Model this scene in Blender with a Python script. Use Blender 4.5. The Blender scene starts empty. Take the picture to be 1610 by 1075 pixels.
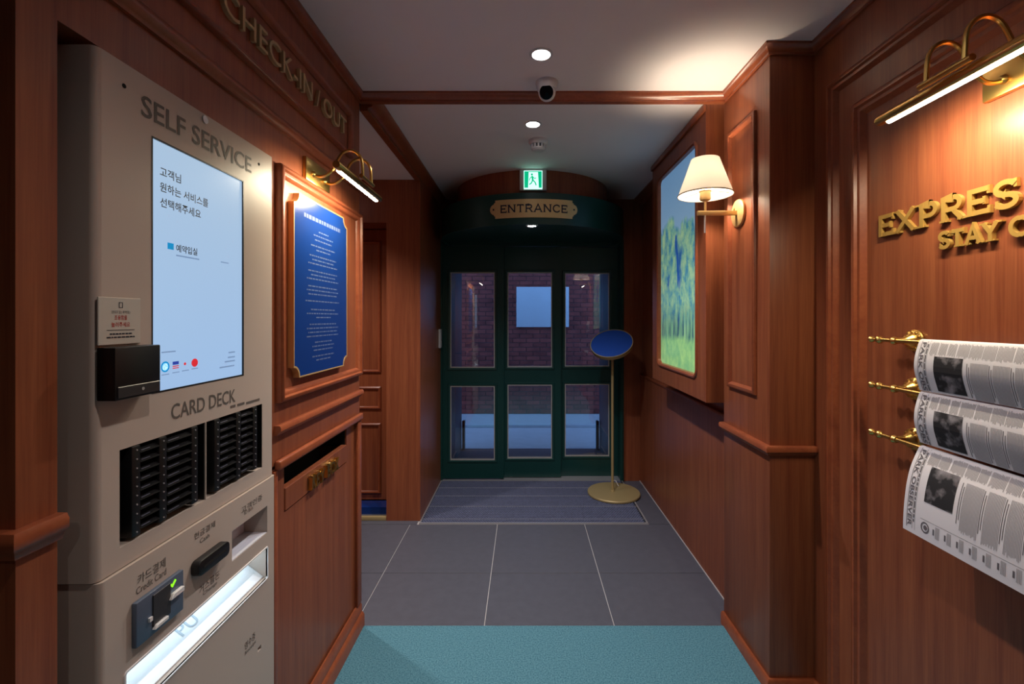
import bpy, bmesh, math, random
from mathutils import Vector, Matrix

random.seed(7)
scene = bpy.context.scene
C = scene.collection
PI = math.pi

# ------------------------------------------------------------------ camera
F_PX = 715.6            # focal length in pixels of the 1610 x 1075 frame (16 mm on full frame)
VPX, VPY, CAM_H = 824.0, 500.0, 1.42
cam_data = bpy.data.cameras.new('camera')
cam_data.sensor_width = 36.0
cam_data.lens = F_PX / 1610 * 36.0
cam_data.shift_x = (805.0 - VPX) / 1610
cam_data.shift_y = (VPY - 537.5) / 1610
cam_data.clip_start = 0.02
cam = bpy.data.objects.new('camera', cam_data)
cam.location = (0, 0, CAM_H)
cam.rotation_euler = (PI / 2, 0, 0)
C.objects.link(cam)
scene.camera = cam

# ------------------------------------------------------------------ world: blue dusk sky over the street
world = bpy.data.worlds.new('dusk_sky')
scene.world = world
world.use_nodes = True
wn = world.node_tree.nodes
wn['Background'].inputs['Color'].default_value = (0.24, 0.48, 1.0, 1)
wn['Background'].inputs['Strength'].default_value = 1.5

scene.view_settings.view_transform = 'Standard'
scene.view_settings.look = 'None'
scene.view_settings.gamma = 1.0
scene.view_settings.use_curve_mapping = False
scene.view_settings.exposure = 0.14
try:
    scene.cycles.max_bounces = 8
    scene.cycles.use_denoising = True
    scene.cycles.sample_clamp_indirect = 6.0
    scene.cycles.caustics_reflective = False
    scene.cycles.caustics_refractive = False
except Exception:
    pass

# light levels (watts)
W_PICTURE, W_SCONCE, W_DOWN, W_DOWN_FAR, W_FILL_REAR = 4.4, 12.5, 46.0, 60.0, 22.0
WARM = (1.0, 0.86, 0.60)
NEUTRAL = (1.0, 0.90, 0.84)
COOL = (0.82, 0.88, 1.0)


def px(x, y, Y):
    """Pixel of the photograph to a point at distance Y (known from the floor or wall it touches)."""
    return ((x - VPX) * Y / F_PX, Y, CAM_H + (VPY - y) * Y / F_PX)


# ------------------------------------------------------------------ materials
def srgb(r, g, b):
    f = lambda c: (c / 12.92 if c <= 0.04045 else ((c + 0.055) / 1.055) ** 2.4)
    return (f(r / 255), f(g / 255), f(b / 255), 1.0)


def new_mat(name):
    m = bpy.data.materials.new(name)
    m.use_nodes = True
    return m, m.node_tree.nodes, m.node_tree.links, m.node_tree.nodes['Principled BSDF']


def plain(name, col, rough=0.5, metal=0.0, bump=0.0, bscale=200.0, var=0.06, vscale=6.0, spec=0.5, coat=0.0):
    """Principled colour with a little procedural variation and optional fine relief."""
    m, N, L, B = new_mat(name)
    geo = N.new('ShaderNodeNewGeometry')
    nz = N.new('ShaderNodeTexNoise')
    nz.inputs['Scale'].default_value = vscale
    nz.inputs['Detail'].default_value = 4
    L.new(geo.outputs['Position'], nz.inputs['Vector'])
    mix = N.new('ShaderNodeMix')
    mix.data_type = 'RGBA'
    mix.inputs[6].default_value = tuple(c * (1 - var) for c in col[:3]) + (1,)
    mix.inputs[7].default_value = tuple(min(1, c * (1 + var)) for c in col[:3]) + (1,)
    L.new(nz.outputs['Fac'], mix.inputs[0])
    L.new(mix.outputs[2], B.inputs['Base Color'])
    B.inputs['Roughness'].default_value = rough
    B.inputs['Metallic'].default_value = metal
    B.inputs['Specular IOR Level'].default_value = spec
    B.inputs['Coat Weight'].default_value = coat
    if bump:
        n2 = N.new('ShaderNodeTexNoise')
        n2.inputs['Scale'].default_value = bscale
        n2.inputs['Detail'].default_value = 3
        L.new(geo.outputs['Position'], n2.inputs['Vector'])
        bp = N.new('ShaderNodeBump')
        bp.inputs['Strength'].default_value = bump
        bp.inputs['Distance'].default_value = 0.002
        L.new(n2.outputs['Fac'], bp.inputs['Height'])
        L.new(bp.outputs['Normal'], B.inputs['Normal'])
    return m


def wood(name, dark, light, rough=0.36, stretch=(34, 34, 1.1)):
    m, N, L, B = new_mat(name)
    geo = N.new('ShaderNodeNewGeometry')
    mp = N.new('ShaderNodeMapping')
    mp.inputs['Scale'].default_value = stretch
    L.new(geo.outputs['Position'], mp.inputs['Vector'])
    n1 = N.new('ShaderNodeTexNoise')
    n1.inputs['Scale'].default_value = 1.0
    n1.inputs['Detail'].default_value = 6
    n1.inputs['Roughness'].default_value = 0.62
    n1.inputs['Distortion'].default_value = 0.6
    L.new(mp.outputs['Vector'], n1.inputs['Vector'])
    mp2 = N.new('ShaderNodeMapping')
    mp2.inputs['Scale'].default_value = tuple(s * 7 for s in stretch)
    L.new(geo.outputs['Position'], mp2.inputs['Vector'])
    n2 = N.new('ShaderNodeTexNoise')
    n2.inputs['Scale'].default_value = 1.0
    n2.inputs['Detail'].default_value = 3
    L.new(mp2.outputs['Vector'], n2.inputs['Vector'])
    add = N.new('ShaderNodeMath')
    add.operation = 'MULTIPLY_ADD'
    add.inputs[1].default_value = 0.45
    L.new(n2.outputs['Fac'], add.inputs[0])
    L.new(n1.outputs['Fac'], add.inputs[2])
    rp = N.new('ShaderNodeValToRGB')
    rp.color_ramp.elements[0].position = 0.48
    rp.color_ramp.elements[0].color = dark
    rp.color_ramp.elements[1].position = 0.95
    rp.color_ramp.elements[1].color = light
    L.new(add.outputs[0], rp.inputs['Fac'])
    L.new(rp.outputs['Color'], B.inputs['Base Color'])
    B.inputs['Roughness'].default_value = rough
    B.inputs['Specular IOR Level'].default_value = 0.45
    bp = N.new('ShaderNodeBump')
    bp.inputs['Strength'].default_value = 0.12
    bp.inputs['Distance'].default_value = 0.001
    L.new(n2.outputs['Fac'], bp.inputs['Height'])
    L.new(bp.outputs['Normal'], B.inputs['Normal'])
    return m


def glow(name, col, strength):
    m, N, L, B = new_mat(name)
    B.inputs['Base Color'].default_value = tuple(c * 0.8 for c in col[:3]) + (1,)
    B.inputs['Emission Color'].default_value = col
    B.inputs['Emission Strength'].default_value = strength
    B.inputs['Roughness'].default_value = 0.25
    return m


def glass_mat():
    m, N, L, B = new_mat('clear_glass')
    N.remove(B)
    out = N['Material Output']
    tr = N.new('ShaderNodeBsdfTransparent')
    tr.inputs['Color'].default_value = (0.90, 0.94, 0.95, 1)
    gl = N.new('ShaderNodeBsdfGlossy')
    gl.inputs['Roughness'].default_value = 0.0
    fr = N.new('ShaderNodeFresnel')
    fr.inputs['IOR'].default_value = 1.9
    mx = N.new('ShaderNodeMixShader')
    L.new(fr.outputs['Fac'], mx.inputs['Fac'])
    L.new(tr.outputs[0], mx.inputs[1])
    L.new(gl.outputs[0], mx.inputs[2])
    L.new(mx.outputs[0], out.inputs['Surface'])
    return m


def shade_mat():
    m, N, L, B = new_mat('white_fabric_shade')
    N.remove(B)
    out = N['Material Output']
    wv = N.new('ShaderNodeTexNoise')
    wv.inputs['Scale'].default_value = 300
    rp = N.new('ShaderNodeMix')
    rp.data_type = 'RGBA'
    rp.inputs[6].default_value = (0.72, 0.69, 0.64, 1)
    rp.inputs[7].default_value = (0.80, 0.78, 0.74, 1)
    L.new(wv.outputs['Fac'], rp.inputs[0])
    df = N.new('ShaderNodeBsdfDiffuse')
    tl = N.new('ShaderNodeBsdfTranslucent')
    L.new(rp.outputs[2], df.inputs['Color'])
    L.new(rp.outputs[2], tl.inputs['Color'])
    mx = N.new('ShaderNodeMixShader')
    mx.inputs['Fac'].default_value = 0.5
    L.new(df.outputs[0], mx.inputs[1])
    L.new(tl.outputs[0], mx.inputs[2])
    L.new(mx.outputs[0], out.inputs['Surface'])
    return m


def carpet_mat():
    m, N, L, B = new_mat('teal_carpet_pile')
    geo = N.new('ShaderNodeNewGeometry')
    n1 = N.new('ShaderNodeTexNoise')
    n1.inputs['Scale'].default_value = 170
    n1.inputs['Detail'].default_value = 5
    n1.inputs['Roughness'].default_value = 0.8
    L.new(geo.outputs['Position'], n1.inputs['Vector'])
    rp = N.new('ShaderNodeValToRGB')
    rp.color_ramp.elements[0].position = 0.36
    rp.color_ramp.elements[0].color = srgb(54, 104, 124)
    rp.color_ramp.elements[1].position = 0.66
    rp.color_ramp.elements[1].color = srgb(118, 170, 184)
    L.new(n1.outputs['Fac'], rp.inputs['Fac'])
    L.new(rp.outputs['Color'], B.inputs['Base Color'])
    B.inputs['Roughness'].default_value = 0.95
    B.inputs['Specular IOR Level'].default_value = 0.15
    bp = N.new('ShaderNodeBump')
    bp.inputs['Strength'].default_value = 0.7
    bp.inputs['Distance'].default_value = 0.004
    L.new(n1.outputs['Fac'], bp.inputs['Height'])
    L.new(bp.outputs['Normal'], B.inputs['Normal'])
    return m


def brick_mat():
    m, N, L, B = new_mat('red_brick')
    geo = N.new('ShaderNodeNewGeometry')
    oi = N.new('ShaderNodeObjectInfo')
    n1 = N.new('ShaderNodeTexNoise')
    n1.inputs['Scale'].default_value = 7
    n1.inputs['Detail'].default_value = 6
    L.new(geo.outputs['Position'], n1.inputs['Vector'])
    add = N.new('ShaderNodeMath')
    add.operation = 'MULTIPLY_ADD'
    add.inputs[1].default_value = 0.35
    L.new(oi.outputs['Random'], add.inputs[0])
    L.new(n1.outputs['Fac'], add.inputs[2])
    rp = N.new('ShaderNodeValToRGB')
    rp.color_ramp.elements[0].position = 0.35
    rp.color_ramp.elements[0].color = srgb(98, 42, 42)
    rp.color_ramp.elements[1].position = 0.95
    rp.color_ramp.elements[1].color = srgb(150, 72, 66)
    L.new(add.outputs[0], rp.inputs['Fac'])
    L.new(rp.outputs['Color'], B.inputs['Base Color'])
    B.inputs['Roughness'].default_value = 0.85
    return m


def landscape_mat():
    """Backlit landscape print: pale blue sky, trees in green and blue dabs, light lawn."""
    m, N, L, B = new_mat('landscape_print')
    geo = N.new('ShaderNodeNewGeometry')
    sep = N.new('ShaderNodeSeparateXYZ')
    L.new(geo.outputs['Position'], sep.inputs[0])

    def noise(sc, detail, stretch=(1, 1, 1), dist=0.0):
        mp = N.new('ShaderNodeMapping')
        mp.inputs['Scale'].default_value = stretch
        L.new(geo.outputs['Position'], mp.inputs['Vector'])
        n = N.new('ShaderNodeTexNoise')
        n.inputs['Scale'].default_value = sc
        n.inputs['Detail'].default_value = detail
        n.inputs['Distortion'].default_value = dist
        L.new(mp.outputs['Vector'], n.inputs['Vector'])
        return n

    def math2(op, a, b, c=None):
        n = N.new('ShaderNodeMath')
        n.operation = op
        for i, v in enumerate((a, b) if c is None else (a, b, c)):
            if isinstance(v, (int, float)):
                n.inputs[i].default_value = v
            else:
                L.new(v, n.inputs[i])
        return n.outputs[0]

    def ramp(fac, stops):
        r = N.new('ShaderNodeValToRGB')
        e = r.color_ramp.elements
        while len(e) < len(stops):
            e.new(0.5)
        for k, (p, c) in enumerate(stops):
            e[k].position = p
            e[k].color = c
        L.new(fac, r.inputs['Fac'])
        return r.outputs['Color']

    def mixc(f, a, b):
        n = N.new('ShaderNodeMix')
        n.data_type = 'RGBA'
        L.new(f, n.inputs[0])
        L.new(a, n.inputs[6])
        L.new(b, n.inputs[7])
        return n.outputs[2]

    def step(v, lo, hi):
        n = N.new('ShaderNodeMapRange')
        n.inputs['From Min'].default_value = lo
        n.inputs['From Max'].default_value = hi
        L.new(v, n.inputs['Value'])
        return n.outputs['Result']

    n_edge = noise(7, 5, (1, 1, 0.7), 0.5)
    n_leaf = noise(17, 9, (1, 1, 0.7), 0.15)
    n_leaf.inputs['Roughness'].default_value = 0.68
    n_dark = noise(5.5, 4, (1, 1.3, 0.5), 0.8)
    z = sep.outputs['Z']
    # the ridge of the trees climbs towards the viewer's side
    ridge = math2('MULTIPLY_ADD', n_edge.outputs['Fac'], 0.55, 1.70)
    tree_mask = step(math2('SUBTRACT', ridge, z), -0.02, 0.03)
    sky = ramp(step(z, 1.75, 2.35), [(0.0, srgb(134, 166, 190)), (1.0, srgb(98, 138, 178))])
    leaves = ramp(n_leaf.outputs['Fac'], [(0.28, srgb(34, 84, 140)), (0.42, srgb(72, 130, 150)),
                                          (0.50, srgb(108, 158, 142)), (0.64, srgb(150, 184, 142))])
    blue = ramp(n_leaf.outputs['Fac'], [(0.3, srgb(16, 56, 130)), (0.7, srgb(44, 92, 160))])
    trees = mixc(step(n_dark.outputs['Fac'], 0.56, 0.66), leaves, blue)
    lawn = ramp(n_leaf.outputs['Fac'], [(0.3, srgb(98, 158, 112)), (0.7, srgb(152, 194, 122))])
    trunks = noise(22, 4, (1, 2.5, 0.18), 0.4)
    low = step(z, 1.36, 1.52)
    stems = ramp(trunks.outputs['Fac'], [(0.38, srgb(30, 52, 92)), (0.52, srgb(96, 142, 112)), (0.7, srgb(140, 182, 140))])
    body = mixc(low, stems, trees)
    lawn_mask = step(math2('MULTIPLY_ADD', n_edge.outputs['Fac'], 0.10, z), 1.33, 1.37)
    body = mixc(lawn_mask, lawn, body)
    col = mixc(tree_mask, sky, body)
    L.new(col, B.inputs['Base Color'])
    L.new(col, B.inputs['Emission Color'])
    B.inputs['Emission Strength'].default_value = 0.62
    B.inputs['Roughness'].default_value = 0.12
    return m


def screen_mat():
    m, N, L, B = new_mat('lit_screen')
    geo = N.new('ShaderNodeNewGeometry')
    sep = N.new('ShaderNodeSeparateXYZ')
    L.new(geo.outputs['Position'], sep.inputs[0])
    mr = N.new('ShaderNodeMapRange')
    mr.inputs['From Min'].default_value = 1.27
    mr.inputs['From Max'].default_value = 1.78
    L.new(sep.outputs['Z'], mr.inputs['Value'])
    rp = N.new('ShaderNodeValToRGB')
    e = rp.color_ramp.elements
    e[0].position, e[0].color = 0.0, srgb(165, 199, 240)
    e[1].position, e[1].color = 1.0, srgb(178, 205, 232)
    L.new(mr.outputs['Result'], rp.inputs['Fac'])
    B.inputs['Base Color'].default_value = (0.02, 0.02, 0.02, 1)
    L.new(rp.outputs['Color'], B.inputs['Emission Color'])
    B.inputs['Emission Strength'].default_value = 0.80
    B.inputs['Roughness'].default_value = 0.2
    return m


def photo_mat():
    """Dark halftone photograph printed on the newspaper."""
    m, N, L, B = new_mat('newspaper_photograph')
    geo = N.new('ShaderNodeNewGeometry')
    n = N.new('ShaderNodeTexNoise')
    n.inputs['Scale'].default_value = 26
    n.inputs['Detail'].default_value = 5
    L.new(geo.outputs['Position'], n.inputs['Vector'])
    rp = N.new('ShaderNodeValToRGB')
    e = rp.color_ramp.elements
    e[0].position, e[0].color = 0.50, srgb(34, 33, 38)
    e[1].position, e[1].color = 0.68, srgb(150, 145, 152)
    L.new(n.outputs['Fac'], rp.inputs['Fac'])
    L.new(rp.outputs['Color'], B.inputs['Base Color'])
    B.inputs['Roughness'].default_value = 0.7
    return m


M = {}
M['wood'] = wood('mahogany_panel', srgb(124, 63, 41), srgb(157, 90, 57))
M['trim'] = wood('mahogany_moulding', srgb(136, 68, 44), srgb(158, 87, 55), rough=0.32, stretch=(12, 12, 12))
M['ceil'] = plain('white_ceiling_paint', srgb(246, 240, 240), 0.9, var=0.02, bump=0.05)
M['tile'] = plain('dark_grey_stone_tile', srgb(88, 89, 99), 0.42, var=0.16, vscale=22, bump=0.1, bscale=120)
M['grout'] = plain('light_grout', srgb(196, 190, 188), 0.8)
M['carpet'] = carpet_mat()
M['alu'] = plain('brushed_aluminium', srgb(206, 204, 208), 0.35, 0.6)
M['mat_rib'] = plain('blue_grey_mat_rib', srgb(106, 112, 142), 0.7, var=0.6, vscale=60, bump=0.5, bscale=300)
M['mat_base'] = plain('black_mat_rubber', srgb(26, 28, 36), 0.9)
M['kiosk'] = plain('warm_grey_kiosk_coat', srgb(190, 174, 162), 0.42, var=0.02)
M['kiosk_in'] = plain('pale_kiosk_interior', srgb(206, 206, 216), 0.5, var=0.02)
M['tray_black'] = plain('rough_black_tray', srgb(13, 12, 14), 0.85, var=0.05, spec=0.15)
M['black'] = plain('matte_black_plastic', srgb(16, 15, 16), 0.42, var=0.05)
M['black2'] = plain('dark_grey_plastic', srgb(52, 48, 50), 0.38, var=0.05)
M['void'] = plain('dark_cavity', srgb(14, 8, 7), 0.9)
M['tray_label'] = plain('grey_tray_label', srgb(84, 84, 96), 0.9, spec=0.1)
M['ink'] = plain('dark_grey_ink', srgb(96, 88, 82), 0.6)
M['ink2'] = plain('navy_screen_ink', srgb(10, 18, 40), 0.6)
M['ink_red'] = plain('red_ink', srgb(176, 34, 32), 0.6)
M['paper'] = plain('newsprint_paper', srgb(230, 226, 233), 0.75, var=0.03)
M['print'] = plain('grey_newsprint_ink', srgb(158, 154, 160), 0.8)
M['print_dark'] = plain('dark_newsprint_ink', srgb(104, 99, 106), 0.8)
M['photo'] = photo_mat()
M['brass'] = plain('polished_brass', srgb(224, 182, 104), 0.28, 1.0, var=0.06)
M['brass_letter'] = plain('satin_brass_letters', srgb(196, 156, 82), 0.42, 0.45, var=0.05)
M['gold_paint'] = plain('champagne_gold_paint', srgb(205, 168, 112), 0.42, 0.35, var=0.03)
M['stand'] = plain('antique_gold_paint', srgb(182, 160, 112), 0.42, 0.25, var=0.05)
M['plaque'] = plain('brushed_brass_plaque', srgb(220, 190, 136), 0.42, 0.35, var=0.05)
M['blue'] = plain('royal_blue_board', srgb(20, 54, 124), 0.24, var=0.03)
M['blue_disc'] = plain('royal_blue_disc', srgb(42, 80, 166), 0.3, var=0.04)
M['gold_ink'] = plain('pale_gold_print', srgb(84, 100, 140), 0.5)
M['letter_dim'] = plain('aged_brass_letters', srgb(196, 172, 132), 0.5, 0.2)
M['green'] = plain('dark_green_lacquer', srgb(14, 62, 58), 0.36, var=0.05)
M['teal_out'] = plain('teal_outdoor_paint', srgb(30, 84, 98), 0.5)
M['pane_trim'] = plain('pale_pane_trim', srgb(200, 196, 190), 0.4, 0.3)
M['glass'] = glass_mat()
M['shade'] = shade_mat()
M['shade_edge'] = plain('dark_shade_binding', srgb(120, 100, 80), 0.7)
M['white'] = plain('white_plastic', srgb(225, 222, 222), 0.4, var=0.02)
M['lens'] = plain('black_camera_lens', srgb(10, 11, 16), 0.08, var=0.0)
M['brick'] = brick_mat()
M['mortar'] = plain('grey_mortar', srgb(112, 96, 100), 0.95, bump=0.2)
M['pavement'] = plain('pale_concrete_paving', srgb(190, 192, 198), 0.85, var=0.12, vscale=9, bump=0.2)
M['board_out'] = plain('pale_blank_board', srgb(205, 212, 222), 0.6)
M['notice'] = plain('cream_notice_card', srgb(196, 188, 176), 0.5)
M['reader'] = plain('blue_grey_reader_plate', srgb(96, 108, 128), 0.35, 0.3)
M['screen'] = screen_mat()
M['landscape'] = landscape_mat()
M['g_strip'] = glow('warm_led_strip', (1.0, 0.86, 0.66, 1), 22.0)
M['g_down'] = glow('downlight_diffuser', (1.0, 0.97, 0.95, 1), 18.0)
def bulb_mat():
    m, N, L, B = new_mat('clear_glowing_bulb')
    N.remove(B)
    tr = N.new('ShaderNodeBsdfTransparent')
    em = N.new('ShaderNodeEmission')
    em.inputs['Color'].default_value = (1.0, 0.82, 0.58, 1)
    em.inputs['Strength'].default_value = 10.0
    mx = N.new('ShaderNodeMixShader')
    mx.inputs['Fac'].default_value = 0.3
    L.new(tr.outputs[0], mx.inputs[1])
    L.new(em.outputs[0], mx.inputs[2])
    L.new(mx.outputs[0], N['Material Output'].inputs['Surface'])
    return m


M['g_bulb'] = bulb_mat()
M['g_tray'] = glow('cool_led_tray_strip', (0.72, 0.90, 1.0, 1), 2.6)
M['flap'] = plain('milky_white_flap', srgb(238, 242, 246), 0.4, var=0.01)
M['flap_print'] = plain('faint_grey_print', srgb(176, 190, 202), 0.5)
M['g_exit'] = glow('exit_green', srgb(0, 172, 120), 1.0)
M['g_exit_white'] = glow('exit_white', srgb(196, 255, 240), 1.25)
M['g_led'] = glow('green_led', srgb(130, 220, 30), 1.2)
M['cyan'] = glow('screen_cyan', srgb(20, 140, 200), 0.7)
M['scr_red'] = glow('screen_red', srgb(200, 40, 50), 0.8)
M['scr_blue'] = glow('screen_blue', srgb(40, 60, 150), 0.8)
M['scr_grey'] = glow('screen_grey_print', srgb(110, 135, 170), 0.8)
M['scr_white'] = glow('screen_white', srgb(220, 235, 250), 0.9)


# ------------------------------------------------------------------ geometry helpers
class Fr:
    """Local frame: u to the right as seen from the front, v up, w out of the surface."""
    def __init__(s, o=(0, 0, 0), u=(1, 0, 0), v=(0, 1, 0), w=(0, 0, 1)):
        s.o, s.u, s.v, s.w = Vector(o), Vector(u), Vector(v), Vector(w)

    def __call__(s, a, b, c):
        return s.o + s.u * a + s.v * b + s.w * c


WORLD = Fr()


def left_fr(X):                      # surface facing +X; u = Y, v = Z
    return Fr((X, 0, 0), (0, 1, 0), (0, 0, 1), (1, 0, 0))


def right_fr(X):                     # surface facing -X; u = -Y, v = Z
    return Fr((X, 0, 0), (0, -1, 0), (0, 0, 1), (-1, 0, 0))


def back_fr(Y):                      # surface facing the viewer; u = X, v = Z
    return Fr((0, Y, 0), (1, 0, 0), (0, 0, 1), (0, -1, 0))


class MB:
    def __init__(s, fr=WORLD):
        s.v, s.f, s.fr = [], [], fr

    def pt(s, p):
        s.v.append(s.fr(*p))
        return len(s.v) - 1

    def poly(s, pts):
        s.f.append([s.pt(p) for p in pts])
        return s

    def box(s, a0, a1, b0, b1, c0, c1):
        i = [s.pt(p) for p in ((a0, b0, c0), (a1, b0, c0), (a1, b1, c0), (a0, b1, c0),
                               (a0, b0, c1), (a1, b0, c1), (a1, b1, c1), (a0, b1, c1))]
        for q in ((0, 3, 2, 1), (4, 5, 6, 7), (0, 1, 5, 4), (1, 2, 6, 5), (2, 3, 7, 6), (3, 0, 4, 7)):
            s.f.append([i[k] for k in q])
        return s

    def prism(s, outline, c0, c1):
        """Extrude a (u, v) outline from w = c0 to c1."""
        n = len(outline)
        a = [s.pt((p[0], p[1], c0)) for p in outline]
        b = [s.pt((p[0], p[1], c1)) for p in outline]
        s.f.append(a[::-1])
        s.f.append(b)
        for k in range(n):
            s.f.append([a[k], a[(k + 1) % n], b[(k + 1) % n], b[k]])
        return s

    def rings(s, loops, closed=True, cap0=False, cap1=False, loop_closed=True):
        idx = [[s.pt(p) for p in lp] for lp in loops]
        n = len(idx[0])
        R = len(idx)
        for r in range(R if not closed else R):
            if r == R - 1 and not closed:
                break
            A, Bq = idx[r], idx[(r + 1) % R]
            for k in range(n if loop_closed else n - 1):
                s.f.append([A[k], A[(k + 1) % n], Bq[(k + 1) % n], Bq[k]])
        if cap0:
            s.f.append(idx[0][::-1])
        if cap1:
            s.f.append(idx[-1])
        return s

    def lathe(s, prof, o=(0, 0, 0), axis='w', n=32, cap=True):
        """Profile of (radius, height) turned about the u, v or w axis through o."""
        loops = []
        for r, h in prof:
            lp = []
            for k in range(n):
                a = 2 * PI * k / n
                c, d = r * math.cos(a), r * math.sin(a)
                q = {'w': (c, d, h), 'u': (h, c, d), 'v': (d, h, c)}[axis]
                lp.append((o[0] + q[0], o[1] + q[1], o[2] + q[2]))
            loops.append(lp)
        return s.rings(loops, closed=False, cap0=cap, cap1=cap)

    def tube(s, pts, r, n=10):
        P = [Vector(p) for p in pts]
        up = Vector((0, 0, 1))
        loops = []
        for i, p in enumerate(P):
            t = (P[min(i + 1, len(P) - 1)] - P[max(i - 1, 0)]).normalized()
            if i == 0:
                if abs(t.dot(up)) > 0.9:
                    up = Vector((1, 0, 0))
                nrm = (up - t * up.dot(t)).normalized()
            else:
                nrm = (nrm - t * nrm.dot(t)).normalized()
            bn = t.cross(nrm)
            rr = r[i] if isinstance(r, (list, tuple)) else r
            loops.append([tuple(p + (nrm * math.cos(2 * PI * k / n) + bn * math.sin(2 * PI * k / n)) * rr) for k in range(n)])
        return s.rings(loops, closed=False, cap0=True, cap1=True)

    def frame_sweep(s, a0, a1, b0, b1, prof, radius=0.0, seg=6, closed_profile=False):
        """Moulding round a rectangle; prof = (inset, height) points from the outside in."""
        loops = [[(p[0], p[1], h) for p in rect_loop(a0 + t, a1 - t, b0 + t, b1 - t, max(radius - t, 0.0005) if radius else 0, seg)] for t, h in prof]
        return s.rings(loops, closed=closed_profile)

    def ribbon(s, pts, width, c0, c1):
        """Flat stroke of a lettering line, mitred, extruded from c0 to c1."""
        n = len(pts)
        L_, R_ = [], []
        for i in range(n):
            p = Vector(pts[i])
            d0 = (Vector(pts[i]) - Vector(pts[i - 1])).normalized() if i else None
            d1 = (Vector(pts[i + 1]) - Vector(pts[i])).normalized() if i < n - 1 else None
            d = ((d0 or d1) + (d1 or d0)).normalized()
            nn = Vector((-d.y, d.x))
            ref = d1 or d0
            k = 1 / max(0.5, nn.dot(Vector((-ref.y, ref.x))))
            L_.append(tuple(p + nn * width / 2 * k))
            R_.append(tuple(p - nn * width / 2 * k))
        for i in range(n - 1):
            s.prism([L_[i], L_[i + 1], R_[i + 1], R_[i]], c0, c1)
        return s

    def raw(s, verts, faces):
        b = len(s.v)
        for p in verts:
            s.v.append(s.fr(*p))
        for f in faces:
            s.f.append([b + k for k in f])
        return s

    def build(s, name, mat, parent=None, bevel=0.0, seg=2, smooth=True, angle=35):
        bm = bmesh.new()
        vs = [bm.verts.new(p) for p in s.v]
        for f in s.f:
            try:
                bm.faces.new([vs[k] for k in f])
            except ValueError:
                pass
        bmesh.ops.recalc_face_normals(bm, faces=bm.faces)
        if bevel:
            bmesh.ops.remove_doubles(bm, verts=bm.verts, dist=1e-6)
            ed = [e for e in bm.edges if len(e.link_faces) == 2 and e.calc_face_angle(0) > 0.5]
            bmesh.ops.bevel(bm, geom=ed, offset=bevel, segments=seg, affect='EDGES', profile=0.5, clamp_overlap=True)
        root = parent
        while root is not None and root.parent is not None:
            root = root.parent
        if root is not None:
            off = Vector(root.location)
        else:
            xs = [v.co for v in bm.verts]
            off = Vector(((min(p.x for p in xs) + max(p.x for p in xs)) / 2,
                          (min(p.y for p in xs) + max(p.y for p in xs)) / 2, min(p.z for p in xs)))
        for v in bm.verts:
            v.co -= off
        me = bpy.data.meshes.new(name)
        bm.to_mesh(me)
        bm.free()
        me.materials.append(M[mat] if isinstance(mat, str) else mat)
        if smooth:
            for p in me.polygons:
                p.use_smooth = True
            me.set_sharp_from_angle(angle=math.radians(angle))
        o = bpy.data.objects.new(name, me)
        C.objects.link(o)
        if parent is not None:
            o.parent = parent
        else:
            o.location = off
        return o


def rect_loop(a0, a1, b0, b1, r=0.0, seg=6):
    if not r:
        return [(a0, b0), (a1, b0), (a1, b1), (a0, b1)]
    out = []
    for cx, cy, st in ((a1 - r, b0 + r, -90), (a1 - r, b1 - r, 0), (a0 + r, b1 - r, 90), (a0 + r, b0 + r, 180)):
        for k in range(seg + 1):
            a = math.radians(st + 90 * k / seg)
            out.append((cx + r * math.cos(a), cy + r * math.sin(a)))
    return out


def notched_loop(a0, a1, b0, b1, r, seg=8):
    """Rectangle with concave quarter-round corners (scooped like a brass plate)."""
    out = []
    for cx, cy, st in ((a1, b0, 180), (a1, b1, 270), (a0, b1, 360), (a0, b0, 90)):
        for k in range(seg + 1):
            a = math.radians(st - 90 * k / seg)
            out.append((cx + r * math.cos(a), cy + r * math.sin(a)))
    return out


def plan_sweep(path, prof, name, mat='trim', parent=None, side=-1):
    """Sweep a (distance from wall, z) profile along a wall line in plan, mitred at the corners."""
    P = [Vector(p) for p in path]
    loops = []
    for i in range(len(P)):
        d0 = (P[i] - P[i - 1]).normalized() if i else None
        d1 = (P[i + 1] - P[i]).normalized() if i < len(P) - 1 else None
        n0 = Vector((-d0.y, d0.x)) * side if d0 else None
        n1 = Vector((-d1.y, d1.x)) * side if d1 else None
        if n0 is None or n1 is None:
            m = n0 or n1
        else:
            m = (n0 + n1) / (1 + n0.dot(n1))
        loops.append([(P[i].x + m.x * d, P[i].y + m.y * d, z) for d, z in prof])
    mb = MB()
    mb.rings(loops, closed=False, cap0=True, cap1=True)
    return mb.build(name, mat, parent, angle=50)


def empty(name, loc, label=None, cat=None, group=None, kind=None):
    o = bpy.data.objects.new(name, None)
    o.empty_display_size = 0.05
    o.location = loc
    C.objects.link(o)
    return tag(o, label, cat, group, kind)


def tag(o, label=None, cat=None, group=None, kind=None):
    if label:
        o['label'] = label
    if cat:
        o['category'] = cat
    if group:
        o['group'] = group
    if kind:
        o['kind'] = kind
    return o


def struct(o, label, cat):
    return tag(o, label, cat, None, 'structure')


def add_light(name, kind, loc, energy, color, parent=None, **kw):
    ld = bpy.data.lights.new(name, kind)
    ld.energy = energy
    ld.color = color
    rot = kw.pop('rot', None)
    for k, v in kw.items():
        setattr(ld, k, v)
    o = bpy.data.objects.new(name, ld)
    C.objects.link(o)
    p = Vector(loc)
    if parent is not None:
        root = parent
        while root.parent is not None:
            root = root.parent
        o.parent = parent
        p = p - Vector(root.location)
    o.location = p
    if rot:
        o.rotation_euler = rot
    return o


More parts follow.
